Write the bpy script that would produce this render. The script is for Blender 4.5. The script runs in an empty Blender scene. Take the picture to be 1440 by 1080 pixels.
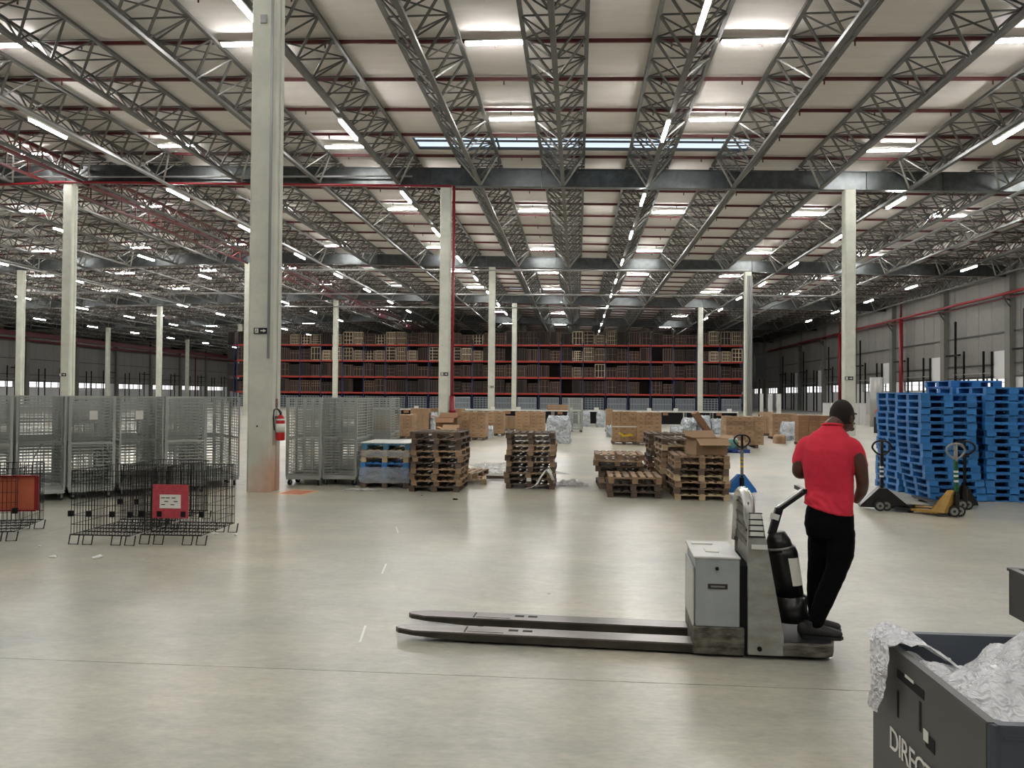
import bpy, math, random
from math import sin, cos, pi, radians, atan2, hypot
from mathutils import Vector, Matrix, noise
random.seed(7)
SC = bpy.context.scene
COL = SC.collection

# ---------------------------------------------------------------- camera
FPX = 1100.0
cam_d = bpy.data.cameras.new('camera')
cam = bpy.data.objects.new('camera', cam_d)
COL.objects.link(cam)
cam_d.sensor_fit = 'HORIZONTAL'
cam_d.sensor_width = 36.0
cam_d.lens = 36.0 * FPX / 1440.0
cam_d.clip_start = 0.05
cam_d.clip_end = 600
CM = Matrix.Rotation(radians(4.79), 3, 'Z') @ Matrix.Rotation(radians(90.90), 3, 'X') @ Matrix.Rotation(radians(.45), 3, 'Z')
CO = Vector((0, 0, 1.9))
cam.matrix_world = Matrix.Translation(CO) @ CM.to_4x4()
SC.camera = cam

# ---------------------------------------------------------------- world, light levels, exposure
def lin(c):
    return tuple(((v / 255) / 12.92 if v / 255 <= .04045 else ((v / 255 + .055) / 1.055) ** 2.4) for v in c)

SC.view_settings.view_transform = 'Standard'
SC.view_settings.look = 'None'
SC.view_settings.gamma = 1.0
SC.view_settings.use_curve_mapping = False
SC.view_settings.exposure = 0.0
TUBE_POWER = 170.0
w = bpy.data.worlds.new('sky')
SC.world = w
w.use_nodes = True
nt = w.node_tree
nt.nodes.clear()
_o = nt.nodes.new('ShaderNodeOutputWorld')
_b = nt.nodes.new('ShaderNodeBackground')
_tc = nt.nodes.new('ShaderNodeTexCoord')
_sp = nt.nodes.new('ShaderNodeSeparateXYZ')
_r = nt.nodes.new('ShaderNodeValToRGB')
_r.color_ramp.elements[0].position = 0.0
_r.color_ramp.elements[0].color = (1.0, .98, .99, 1)
_r.color_ramp.elements[1].position = .45
_r.color_ramp.elements[1].color = (.50, .68, .86, 1)
nt.links.new(_tc.outputs['Generated'], _sp.inputs[0])
nt.links.new(_sp.outputs['Z'], _r.inputs[0])
nt.links.new(_r.outputs[0], _b.inputs[0])
nt.links.new(_b.outputs[0], _o.inputs[0])
_b.inputs[1].default_value = 1.3

# ---------------------------------------------------------------- picking points of the real place
def ray(x, y):
    return CM @ Vector(((x - 720) / FPX, (540 - y) / FPX, -1))

def at_z(x, y, z=0.0):
    d = ray(x, y)
    return CO + d * ((z - CO.z) / d.z)

def at_y(x, y, Y):
    d = ray(x, y)
    return CO + d * (Y / d.y)

# ---------------------------------------------------------------- materials
def mat(name, rgb, rough=.6, metal=0.0, var=0.0, rnd=0.0, scale=6.0, bump=0.0, bscale=40.0, spec=.5, dark=None, detail=5, coord='Object', stretch=None):
    m = bpy.data.materials.new(name)
    m.use_nodes = True
    n = m.node_tree
    p = n.nodes['Principled BSDF']
    c = lin(rgb)
    p.inputs['Roughness'].default_value = rough
    p.inputs['Metallic'].default_value = metal
    p.inputs['Specular IOR Level'].default_value = spec
    p.inputs['Base Color'].default_value = (*c, 1)
    tc = n.nodes.new('ShaderNodeTexCoord')
    src = tc.outputs[coord]
    if stretch:
        mp = n.nodes.new('ShaderNodeMapping')
        mp.inputs['Scale'].default_value = stretch
        n.links.new(src, mp.inputs[0])
        src = mp.outputs[0]
    out = None
    if var > 0:
        t = n.nodes.new('ShaderNodeTexNoise')
        t.inputs['Scale'].default_value = scale
        t.inputs['Detail'].default_value = detail
        t.inputs['Roughness'].default_value = .62
        n.links.new(src, t.inputs['Vector'])
        r = n.nodes.new('ShaderNodeValToRGB')
        d = lin(dark) if dark else tuple(v * (1 - var) for v in c)
        r.color_ramp.elements[0].position = .36
        r.color_ramp.elements[0].color = (*d, 1)
        r.color_ramp.elements[1].position = .64
        r.color_ramp.elements[1].color = (*c, 1)
        n.links.new(t.outputs['Fac'], r.inputs[0])
        out = r.outputs[0]
    if rnd > 0:
        oi = n.nodes.new('ShaderNodeObjectInfo')
        mr = n.nodes.new('ShaderNodeMapRange')
        mr.inputs['To Min'].default_value = 1 - rnd
        mr.inputs['To Max'].default_value = 1 + rnd * .45
        n.links.new(oi.outputs['Random'], mr.inputs['Value'])
        mx = n.nodes.new('ShaderNodeVectorMath')
        mx.operation = 'SCALE'
        if out is not None:
            n.links.new(out, mx.inputs[0])
        else:
            mx.inputs[0].default_value = c
        n.links.new(mr.outputs[0], mx.inputs['Scale'])
        out = mx.outputs[0]
    if out is not None:
        n.links.new(out, p.inputs['Base Color'])
    if bump > 0:
        t2 = n.nodes.new('ShaderNodeTexNoise')
        t2.inputs['Scale'].default_value = bscale
        t2.inputs['Detail'].default_value = 4
        n.links.new(src, t2.inputs['Vector'])
        b = n.nodes.new('ShaderNodeBump')
        b.inputs['Strength'].default_value = bump
        b.inputs['Distance'].default_value = .02
        n.links.new(t2.outputs['Fac'], b.inputs['Height'])
        n.links.new(b.outputs[0], p.inputs['Normal'])
    return m

def emit(name, rgb, s):
    m = bpy.data.materials.new(name)
    m.use_nodes = True
    n = m.node_tree
    n.nodes.clear()
    o = n.nodes.new('ShaderNodeOutputMaterial')
    e = n.nodes.new('ShaderNodeEmission')
    e.inputs[0].default_value = (*rgb, 1)
    e.inputs[1].default_value = s
    n.links.new(e.outputs[0], o.inputs[0])
    return m

def floor_material():
    m = mat('polished_concrete', (197, 192, 176), rough=.4)
    n = m.node_tree
    p = n.nodes['Principled BSDF']
    tc = n.nodes.new('ShaderNodeTexCoord')
    def nz(scale, detail, rough, stretch=(1, 1, 1)):
        mp = n.nodes.new('ShaderNodeMapping')
        mp.inputs['Scale'].default_value = stretch
        n.links.new(tc.outputs['Object'], mp.inputs[0])
        t = n.nodes.new('ShaderNodeTexNoise')
        t.inputs['Scale'].default_value = scale
        t.inputs['Detail'].default_value = detail
        t.inputs['Roughness'].default_value = rough
        n.links.new(mp.outputs[0], t.inputs['Vector'])
        return t.outputs['Fac']
    def ramp(src, a, b, ca, cb):
        r = n.nodes.new('ShaderNodeValToRGB')
        r.color_ramp.elements[0].position = a
        r.color_ramp.elements[0].color = (*ca, 1)
        r.color_ramp.elements[1].position = b
        r.color_ramp.elements[1].color = (*cb, 1)
        n.links.new(src, r.inputs[0])
        return r.outputs[0]
    def mul(a, b):
        x = n.nodes.new('ShaderNodeMix')
        x.data_type = 'RGBA'
        x.blend_type = 'MULTIPLY'
        x.inputs[0].default_value = 1
        n.links.new(a, x.inputs[6])
        n.links.new(b, x.inputs[7])
        return x.outputs[2]
    base = ramp(nz(.25, 3, .5), .25, .75, lin((172, 174, 164)), lin((204, 195, 172)))
    streak = ramp(nz(1.1, 6, .6, (.8, 1.2, 1)), .28, .72, (.82, .83, .85), (1.08, 1.07, 1.05))
    fine = ramp(nz(7, 5, .65, (.8, 1.7, 1)), .28, .72, (.84, .84, .85), (1.08, 1.08, 1.07))
    scuff = ramp(nz(2.6, 4, .5, (.6, 1.6, 1)), .25, .75, (.91, .91, .915), (1.04, 1.04, 1.04))
    pale = ramp(nz(19, 4, .6, (.8, 1.8, 1)), .28, .72, (.87, .87, .88), (1.07, 1.07, 1.065))
    tyre = ramp(nz(.55, 4, .55, (1.6, .35, 1)), .22, .5, (.86, .87, .885), (1.02, 1.02, 1.02))
    cloud = ramp(nz(.42, 5, .55, (1, 1, 1)), .3, .7, (.82, .845, .87), (1.08, 1.07, 1.05))
    chip = ramp(nz(5.5, 6, .72), .70, .76, (1, 1, 1), (1.12, 1.12, 1.12))
    c = mul(mul(mul(mul(mul(mul(mul(base, streak), fine), scuff), pale), tyre), cloud), chip)
    n.links.new(c, p.inputs['Base Color'])
    p.inputs['Roughness'].default_value = .29
    p.inputs['Specular IOR Level'].default_value = .36
    b = n.nodes.new('ShaderNodeBump')
    b.inputs['Strength'].default_value = .12
    b.inputs['Distance'].default_value = .01
    n.links.new(nz(6, 6, .6), b.inputs['Height'])
    n.links.new(b.outputs[0], p.inputs['Normal'])
    return m

M = {}
M['floor'] = floor_material()
M['joint'] = mat('joint_filler', (128, 126, 118), rough=.8)
M['concrete'] = mat('column_concrete', (206, 207, 194), rough=.85, var=.16, rnd=.08, scale=1.6, bump=.25, bscale=12)
def clay_column():
    m = mat('clay_stained_concrete', (206, 207, 194), rough=.85, var=.16, scale=1.6, bump=.25, bscale=12)
    n = m.node_tree
    p = n.nodes['Principled BSDF']
    old = p.inputs['Base Color'].links[0].from_socket
    tc = n.nodes.new('ShaderNodeTexCoord')
    sp = n.nodes.new('ShaderNodeSeparateXYZ')
    n.links.new(tc.outputs['Object'], sp.inputs[0])
    t = n.nodes.new('ShaderNodeTexNoise')
    t.inputs['Scale'].default_value = 3.0
    t.inputs['Detail'].default_value = 5
    n.links.new(tc.outputs['Object'], t.inputs['Vector'])
    a = n.nodes.new('ShaderNodeMath'); a.operation = 'MULTIPLY_ADD'
    a.inputs[1].default_value = 1.2
    n.links.new(t.outputs['Fac'], a.inputs[0]); n.links.new(sp.outputs['Z'], a.inputs[2])
    s = n.nodes.new('ShaderNodeMath'); s.operation = 'MULTIPLY_ADD'
    s.inputs[1].default_value = -1.6
    n.links.new(sp.outputs['X'], s.inputs[0]); n.links.new(a.outputs[0], s.inputs[2])
    r = n.nodes.new('ShaderNodeMapRange')
    r.inputs['From Min'].default_value = 1.35
    r.inputs['From Max'].default_value = .55
    r.inputs['To Min'].default_value = 0
    r.inputs['To Max'].default_value = .8
    n.links.new(s.outputs[0], r.inputs['Value'])
    x = n.nodes.new('ShaderNodeMix'); x.data_type = 'RGBA'
    n.links.new(r.outputs[0], x.inputs[0]); n.links.new(old, x.inputs[6])
    x.inputs[7].default_value = (*lin((190, 146, 122)), 1)
    n.links.new(x.outputs[2], p.inputs['Base Color'])
    return m
M['claycol'] = clay_column()
M['roof'] = mat('roof_blanket', (208, 202, 197), rough=.9, var=.08, scale=1.3, bump=.5, bscale=2.5, stretch=(.3, 2, 1))
M['truss'] = mat('galvanised_truss', (92, 91, 87), rough=.45, metal=.3, var=.2, rnd=.1, scale=3)
M['brace'] = mat('bright_galvanised', (150, 150, 146), rough=.3, metal=.3)
M['beam'] = mat('zinc_girder', (84, 88, 88), rough=.34, metal=.6, var=.45, rnd=.2, scale=2.2, bump=.15, bscale=9)
M['redpipe'] = mat('red_painted_steel', (88, 18, 24), rough=.45)
M['redbright'] = mat('bright_red_paint', (122, 12, 26), rough=.35)
M['purlin'] = mat('dark_red_purlin', (80, 24, 28), rough=.5)
M['wallpanel'] = mat('grey_wall_cladding', (120, 118, 113), rough=.6, var=.1, rnd=.1, scale=2)
M['girt'] = mat('dark_girt', (62, 61, 59), rough=.5, metal=.2)
M['wallcol'] = mat('wall_column_concrete', (112, 111, 104), rough=.85, var=.15, scale=1.2)
M['whiteboard'] = mat('white_dado_panel', (205, 205, 204), rough=.5, rnd=.06)
M['tray'] = mat('cable_tray', (140, 140, 138), rough=.35, metal=.4)
M['tube'] = emit('lamp_tube', (1.0, .988, .962), TUBE_POWER)
M['housing'] = mat('lamp_housing', (225, 225, 222), rough=.5)
M['wood'] = mat('pallet_wood', (172, 142, 112), rough=.8, var=.4, rnd=.38, scale=3, stretch=(1, .4, 1), bump=.2)
M['wooddark'] = mat('weathered_pallet_wood', (112, 94, 80), rough=.85, var=.4, rnd=.38, scale=3, bump=.2)
M['woodpale'] = mat('pale_pallet_wood', (200, 178, 142), rough=.8, var=.25, rnd=.2, scale=3)
M['bluepl'] = mat('blue_pallet_plastic', (58, 132, 202), rough=.42, var=.2, rnd=.25, scale=3)
M['bluedk'] = mat('deep_blue_plastic', (30, 68, 150), rough=.4, rnd=.1)
M['teal'] = mat('teal_blue_pallet', (72, 122, 150), rough=.5, var=.2, scale=6)
M['white'] = mat('white_sheet', (226, 226, 220), rough=.5)
M['cage'] = mat('galvanised_cage', (172, 176, 170), rough=.42, metal=.25, rnd=.12)
M['blackwire'] = mat('black_wire', (34, 31, 30), rough=.45, metal=.4)
M['rubber'] = mat('black_rubber', (26, 26, 27), rough=.6)
M['red'] = mat('red_extinguisher', (190, 22, 26), rough=.28)
M['placard'] = mat('red_placard', (186, 66, 78), rough=.6, var=.3, scale=25)
M['orangebox'] = mat('orange_red_carton', (180, 92, 62), rough=.7, var=.2)
M['paper'] = mat('white_paper', (222, 220, 212), rough=.7)
M['black'] = mat('black_plastic', (20, 20, 22), rough=.3)
M['blackm'] = mat('matt_black', (14, 14, 16), rough=.7, spec=.25)
M['sign'] = mat('sign_black', (14, 18, 16), rough=.5)
M['carton'] = mat('carton_board', (168, 137, 106), rough=.8, var=.12, rnd=.22, scale=2)
M['cartondk'] = mat('brown_carton', (140, 104, 76), rough=.8, rnd=.15)
M['tape'] = mat('carton_tape', (205, 180, 140), rough=.35)
M['yellow'] = mat('yellow_tape', (222, 190, 40), rough=.5)
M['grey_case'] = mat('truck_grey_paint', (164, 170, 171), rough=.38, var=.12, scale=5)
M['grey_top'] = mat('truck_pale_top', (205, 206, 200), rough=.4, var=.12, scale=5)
M['mast'] = mat('truck_mast_grey', (156, 158, 152), rough=.45, var=.2, scale=5, stretch=(1, 1, 2), dark=(132, 130, 120))
M['scraped'] = mat('scraped_dark_metal', (122, 118, 106), rough=.5, metal=.2, var=.6, scale=7, stretch=(1, 1, 3), dark=(52, 48, 42))
M['steel'] = mat('worn_fork_steel', (122, 116, 110), rough=.3, metal=.75, var=.3, scale=3, stretch=(.5, 3, 1))
M['forkside'] = mat('dark_fork_side', (74, 69, 62), rough=.45, metal=.5, var=.4, scale=4)
M['silver'] = mat('silver_guard', (196, 196, 190), rough=.25, metal=.6)
M['shirt'] = mat('red_cotton', (222, 46, 70), rough=.85, var=.12, scale=7, bump=.5, bscale=9)
M['trouser'] = mat('black_trouser_cloth', (6, 6, 8), rough=.9, spec=.12, bump=.3, bscale=14)
M['skin'] = mat('dark_skin', (84, 54, 43), rough=.5, var=.1, scale=6)
M['hair'] = mat('short_black_hair', (28, 22, 20), rough=.9, bump=.6, bscale=160)
M['shoe'] = mat('dark_shoe', (48, 46, 46), rough=.75, var=.3, scale=12)
M['crate'] = mat('charcoal_crate', (66, 66, 64), rough=.42, var=.08, rnd=.05, scale=3)
M['crateblue'] = mat('slate_crate', (68, 74, 84), rough=.4)
M['jackblue'] = mat('jack_blue_paint', (60, 140, 226), rough=.35)
M['jackyel'] = mat('jack_yellow_paint', (176, 138, 62), rough=.45, var=.3, scale=8)
M['green'] = mat('jack_green_paint', (22, 88, 52), rough=.45)
M['rackblue'] = mat('rack_upright_blue', (24, 34, 78), rough=.5)
M['rackorange'] = mat('rack_beam_orange', (164, 46, 32), rough=.45)
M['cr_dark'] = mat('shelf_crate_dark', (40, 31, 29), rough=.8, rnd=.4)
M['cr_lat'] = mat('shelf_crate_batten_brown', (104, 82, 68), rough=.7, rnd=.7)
M['cr_pale'] = mat('shelf_crate_batten_pale', (196, 178, 152), rough=.7, rnd=.5)
M['cr_grey'] = mat('shelf_cage_grey', (150, 158, 164), rough=.5, rnd=.15)
M['cr_greyd'] = mat('shelf_cage_inner', (62, 66, 72), rough=.6)
M['orangefloor'] = mat('orange_floor_paint', (206, 128, 96), rough=.6, var=.15, scale=8)
M['palefloor'] = mat('pale_floor_line', (224, 196, 158), rough=.6)
M['greenbox'] = mat('mint_container', (118, 168, 150), rough=.5)

def film_mat(name, rgb=(226, 230, 234), tr=.25, bs=9, bstr=1.0):
    m = mat(name, rgb, rough=.12, spec=1.0)
    n = m.node_tree
    p = n.nodes['Principled BSDF']
    tc = n.nodes.new('ShaderNodeTexCoord')
    t = n.nodes.new('ShaderNodeTexNoise')
    t.inputs['Scale'].default_value = bs * .6
    t.inputs['Detail'].default_value = 2
    n.links.new(tc.outputs['Object'], t.inputs['Vector'])
    va = n.nodes.new('ShaderNodeVectorMath'); va.operation = 'MULTIPLY_ADD'
    va.inputs[1].default_value = (.25, .25, .25)
    n.links.new(t.outputs['Color'], va.inputs[0]); n.links.new(tc.outputs['Object'], va.inputs[2])
    vo = n.nodes.new('ShaderNodeTexVoronoi')
    vo.inputs['Scale'].default_value = bs
    n.links.new(va.outputs[0], vo.inputs['Vector'])
    vo2 = n.nodes.new('ShaderNodeTexVoronoi')
    vo2.inputs['Scale'].default_value = bs * 2.7
    n.links.new(va.outputs[0], vo2.inputs['Vector'])
    ad = n.nodes.new('ShaderNodeMath'); ad.operation = 'MULTIPLY_ADD'
    ad.inputs[1].default_value = .4
    n.links.new(vo2.outputs['Distance'], ad.inputs[0]); n.links.new(vo.outputs['Distance'], ad.inputs[2])
    b = n.nodes.new('ShaderNodeBump')
    b.inputs['Strength'].default_value = bstr
    b.inputs['Distance'].default_value = .6 / bs
    n.links.new(ad.outputs[0], b.inputs['Height'])
    n.links.new(b.outputs[0], p.inputs['Normal'])
    tb = n.nodes.new('ShaderNodeBsdfTransparent')
    mx = n.nodes.new('ShaderNodeMixShader')
    mx.inputs[0].default_value = tr
    o = n.nodes['Material Output']
    n.links.new(p.outputs[0], mx.inputs[1])
    n.links.new(tb.outputs[0], mx.inputs[2])
    n.links.new(mx.outputs[0], o.inputs[0])
    return m
M['film'] = film_mat('clear_wrap_film', (252, 253, 255), .12, 14, .9)
M['filmfar'] = film_mat('silver_wrap_film', (196, 202, 208), .0, 3.2, 1.0)
M['wrapfilm'] = film_mat('stretch_film', (236, 240, 246), .62, 12, .9)
M['floorfilm'] = film_mat('loose_film', (226, 226, 222), .35, 5, .6)

def glass_mat():
    m = bpy.data.materials.new('window_glass')
    m.use_nodes = True
    n = m.node_tree
    n.nodes.clear()
    o = n.nodes.new('ShaderNodeOutputMaterial')
    t = n.nodes.new('ShaderNodeBsdfTransparent')
    g = n.nodes.new('ShaderNodeBsdfGlossy')
    g.inputs['Roughness'].default_value = .05
    mx = n.nodes.new('ShaderNodeMixShader')
    mx.inputs[0].default_value = .06
    n.links.new(t.outputs[0], mx.inputs[1])
    n.links.new(g.outputs[0], mx.inputs[2])
    n.links.new(mx.outputs[0], o.inputs[0])
    return m
M['glass'] = glass_mat()

# ---------------------------------------------------------------- mesh builder
class MB:
    def __init__(s):
        s.v, s.f, s.m = [], [], []
    def add(s, vs, fs, mi=0):
        k = len(s.v)
        s.v += [tuple(p) for p in vs]
        s.f += [tuple(i + k for i in f) for f in fs]
        s.m += [mi] * len(fs)
        return s
    def box(s, c, d, rz=0.0, mi=0, tw=1.0):
        x, y, z = d[0] / 2, d[1] / 2, d[2] / 2
        cr, sr = cos(rz), sin(rz)
        vs = []
        for sz in (-1, 1):
            k = tw if sz > 0 else 1
            for sx, sy in ((-1, -1), (1, -1), (1, 1), (-1, 1)):
                px, py = sx * x * k, sy * y * k
                vs.append((c[0] + px * cr - py * sr, c[1] + px * sr + py * cr, c[2] + sz * z))
        return s.add(vs, [(3, 2, 1, 0), (4, 5, 6, 7), (0, 1, 5, 4), (1, 2, 6, 5), (2, 3, 7, 6), (3, 0, 4, 7)], mi)
    def bar(s, a, b, wd, ht=None, mi=0, caps=True):
        ht = ht or wd
        a, b = Vector(a), Vector(b)
        d = (b - a).normalized()
        up = Vector((0, 0, 1)) if abs(d.z) < .95 else Vector((0, 1, 0))
        sx = d.cross(up).normalized() * wd / 2
        sy = sx.cross(d).normalized() * ht / 2
        vs = [p + o for p in (a, b) for o in (-sx - sy, sx - sy, sx + sy, -sx + sy)]
        fs = [(0, 1, 5, 4), (1, 2, 6, 5), (2, 3, 7, 6), (3, 0, 4, 7)]
        if caps:
            fs += [(3, 2, 1, 0), (4, 5, 6, 7)]
        return s.add(vs, fs, mi)
    def tube(s, pts, r, n=8, mi=0, ell=1.0, closed=False):
        pts = [Vector(p) for p in pts]
        if not isinstance(r, (list, tuple)):
            r = [r] * len(pts)
        k = len(pts)
        vs, fs = [], []
        prev = None
        for i, p in enumerate(pts):
            if closed:
                d = (pts[(i + 1) % k] - pts[i - 1]).normalized()
            else:
                d = (pts[min(i + 1, k - 1)] - pts[max(i - 1, 0)]).normalized()
            if prev is None:
                up = Vector((0, 0, 1)) if abs(d.z) < .9 else Vector((0, 1, 0))
                sx = d.cross(up).normalized()
            else:
                sx = (prev - d * prev.dot(d)).normalized()
            prev = sx
            sy = sx.cross(d)
            for j in range(n):
                a = 2 * pi * j / n
                vs.append(p + sx * cos(a) * r[i] + sy * sin(a) * r[i] * ell)
        rg = k if closed else k - 1
        for i in range(rg):
            for j in range(n):
                i2 = (i + 1) % k
                fs.append((i * n + j, i * n + (j + 1) % n, i2 * n + (j + 1) % n, i2 * n + j))
        if not closed:
            fs.append(tuple(range(n))[::-1])
            fs.append(tuple((k - 1) * n + j for j in range(n)))
        return s.add(vs, fs, mi)
    def cyl(s, c, r, h, n=16, mi=0, axis='z', r2=None):
        r2 = r if r2 is None else r2
        e = {'x': Vector((1, 0, 0)), 'y': Vector((0, 1, 0)), 'z': Vector((0, 0, 1))}[axis]
        c = Vector(c)
        return s.tube([c - e * h / 2, c + e * h / 2], [r, r2], n, mi)
    def prism(s, poly, a, b, axis='y', mi=0, fn=None):
        """poly of (u, v) pairs swept along axis from a to b"""
        n = len(poly)
        def P(u, v, t):
            q = {'y': (u, t, v), 'x': (t, u, v), 'z': (u, v, t)}[axis]
            return fn(q) if fn else q
        vs = [P(u, v, a) for u, v in poly] + [P(u, v, b) for u, v in poly]
        fs = [tuple(range(n)), tuple(range(2 * n - 1, n - 1, -1))]
        fs += [(i, i + n, (i + 1) % n + n, (i + 1) % n) for i in range(n)]
        return s.add(vs, fs, mi)
    def ball(s, c, r, n=12, mi=0):
        if not isinstance(r, (list, tuple)):
            r = (r, r, r)
        vs, fs = [], []
        m = n // 2
        for i in range(m + 1):
            t = pi * i / m
            for j in range(n):
                a = 2 * pi * j / n
                vs.append((c[0] + r[0] * sin(t) * cos(a), c[1] + r[1] * sin(t) * sin(a), c[2] + r[2] * cos(t)))
        for i in range(m):
            for j in range(n):
                fs.append((i * n + j, (i + 1) * n + j, (i + 1) * n + (j + 1) % n, i * n + (j + 1) % n))
        return s.add(vs, fs, mi)
    def mesh(s, name, mats, smooth=False):
        me = bpy.data.meshes.new(name)
        me.from_pydata(s.v, [], s.f)
        for m in (mats if isinstance(mats, (list, tuple)) else [mats]):
            me.materials.append(M[m] if isinstance(m, str) else m)
        if any(s.m):
            me.polygons.foreach_set('material_index', s.m)
        if smooth:
            me.polygons.foreach_set('use_smooth', [True] * len(s.f))
        me.update()
        return me
    def build(s, name, mats, parent=None, smooth=False, loc=None, rz=0, bevel=0):
        o = bpy.data.objects.new(name, s.mesh(name, mats, smooth))
        COL.objects.link(o)
        if parent is not None:
            o.parent = parent
        if loc is not None:
            o.location = loc
        if rz:
            o.rotation_euler.z = rz
        if bevel:
            b = o.modifiers.new('edge', 'BEVEL')
            b.width = bevel
            b.segments = 2
            b.limit_method = 'ANGLE'
        return o

def link(name, me, parent=None, loc=(0, 0, 0), rz=0):
    o = bpy.data.objects.new(name, me)
    COL.objects.link(o)
    if parent is not None:
        o.parent = parent
    o.location = loc
    o.rotation_euler.z = rz
    return o

def tag(o, label=None, cat=None, group=None, kind=None):
    if label: o['label'] = label
    if cat: o['category'] = cat
    if group: o['group'] = group
    if kind: o['kind'] = kind
    return o

def thing(name, label, cat, loc=(0, 0, 0), rz=0, group=None):
    o = bpy.data.objects.new(name, None)
    o.empty_display_size = .1
    COL.objects.link(o)
    o.location = loc
    o.rotation_euler.z = rz
    return tag(o, label, cat, group)

def kids(o):
    return KID.get(o.name, [])

KID = {}
def index_kids():
    KID.clear()
    for o in COL.objects:
        if o.parent is not None:
            KID.setdefault(o.parent.name, []).append(o)

def dup(o, loc=None, rz=None, label=None, group=None, parent=None, scale=None):
    c = o.copy()
    COL.objects.link(c)
    c.parent = parent
    if loc is not None: c.location = loc
    if rz is not None: c.rotation_euler.z = rz
    if label: c['label'] = label
    if group: c['group'] = group
    if scale is not None: c.scale = scale
    for ch in kids(o):
        dup(ch, parent=c)
    return c

ORD = 'zeroth first second third fourth fifth sixth seventh eighth ninth tenth eleventh twelfth thirteenth fourteenth fifteenth sixteenth seventeenth eighteenth nineteenth twentieth'.split()
def od(n):
    if n <= 20: return ORD[n]
    tens = {2: 'twenty', 3: 'thirty', 4: 'forty'}[n // 10]
    return tens + ('' if n % 10 == 0 else '-' + ORD[n % 10])

# ================================================================= SETTING
SL = .025                 # roof fall per metre
RIDGE = -29.0
WL, WR = -95.0, 36.2
Y0, Y1 = -27.0, 238.0
def roof_z(x):            # underside of the roof sheet
    return 14.62 - SL * x if x > RIDGE else 14.62 - SL * RIDGE + SL * (x - RIDGE)
def beam_z(x):            # bottom of the girders
    return roof_z(x) - 1.50
BEAM_Y = [15.2 + 26.8 * k for k in range(-1, 9)]
PITCH = 1.675

# ---- floor: big cast slabs with recessed joints
fl = bpy.data.objects.new('floor', None)
COL.objects.link(fl)
tag(fl, kind='structure')
xs = [WL, -84, -73, -62, -51, -40, -29.5, -18.4, -7.2, 14.3, 25.3, WR]
ys = [Y0, -16.2, -5.4, 5.30, 15.95, 26.6, 37.3, 48, 58.7, 80, 101, 122, 143, 170, 200, Y1]
g = .004
slopej = -.003
for j in range(len(ys) - 1):
    for i in range(len(xs) - 1):
        b = MB()
        a, c, d, e = xs[i] + g, xs[i + 1] - g, ys[j] + g, ys[j + 1] - g
        b.add([(a, d, -.2), (c, d, -.2), (c, e, -.2), (a, e, -.2), (a, d, 0), (c, d, 0), (c, e, 0), (a, e, 0)],
              [(4, 5, 6, 7), (0, 1, 5, 4), (1, 2, 6, 5), (2, 3, 7, 6), (3, 0, 4, 7)])
        b.build('floor_slab', 'floor', fl)
MB().box(((WL + WR) / 2, (Y0 + Y1) / 2, -.06), (WR - WL, Y1 - Y0, .1)).build('joint_bed', 'joint', fl)

# ---- ceiling: sagging insulation blanket with skylight openings
ce = bpy.data.objects.new('ceiling', None)
COL.objects.link(ce)
tag(ce, kind='structure')
NP = int((Y1 - Y0) / (2 * PITCH)) + 1
PUR = [27.5 + 2 * PITCH * k for k in range(-17, 64)]
SKY = [(37.6, 41.0, -8.4, 8.6), (90.2, 93.4, -8.4, 8.6)]
def strip(b, x0, x1, ya, yb):
    n = 6
    vs, fs = [], []
    for k in range(n + 1):
        t = k / n
        y = ya + (yb - ya) * t
        sag = .10 * sin(pi * t) + .03 * sin(3 * pi * t)
        for x in (x0, x1):
            vs.append((x, y, roof_z(x) - sag))
    for k in range(n):
        fs.append((2 * k, 2 * k + 2, 2 * k + 3, 2 * k + 1))
    b.add(vs, fs)
rb = [MB() for _ in PUR]
SKYK = (3, 19)
for k in range(len(PUR) - 1):
    ya, yb = PUR[k], PUR[k + 1]
    kk = k - 17
    if kk in SKYK:
        for x0, x1 in ((WL, RIDGE), (RIDGE, -8.3), (8.4, WR)):
            strip(rb[k], x0, x1, ya, yb)
        # the lit slot is the middle of the span
        strip(rb[k], -8.3, 8.4, ya, ya + .75)
        strip(rb[k], -8.3, 8.4, yb - .75, yb)
    else:
        for x0, x1 in ((WL, RIDGE), (RIDGE, WR)):
            strip(rb[k], x0, x1, ya, yb)
    o = rb[k].build('roof_blanket', 'roof', ce, smooth=True)
for kk in SKYK:
    ya, yb = PUR[kk + 17] + .75, PUR[kk + 18] - .75
    s = MB()
    for x in (-8.3, -4.1, 0, 4.2, 8.4):
        s.bar((x, ya, roof_z(x)), (x, yb, roof_z(x)), .07, .12)
    s.bar((-8.3, ya, roof_z(-8.3) + .02), (8.4, ya, roof_z(8.4) + .02), .06, .14)
    s.bar((-8.3, yb, roof_z(-8.3) + .02), (8.4, yb, roof_z(8.4) + .02), .06, .14)
    s.bar((-8.3, (ya + yb) / 2, roof_z(-8.3) + .1), (8.4, (ya + yb) / 2, roof_z(8.4) + .1), .05, .1)
    so = s.build('skylight', 'girt', ce)
    for x0, x1 in ((-8.3, -4.1), (-4.1, 0), (0, 4.2), (4.2, 8.4)):
        gz = MB()
        gz.add([(x0 + .05, ya, roof_z(x0) + .2), (x1 - .05, ya, roof_z(x1) + .2), (x1 - .05, yb, roof_z(x1) + .2), (x0 + .05, yb, roof_z(x0) + .2)], [(0, 1, 2, 3)])
        gz.build('pane', 'glass', so)
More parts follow.
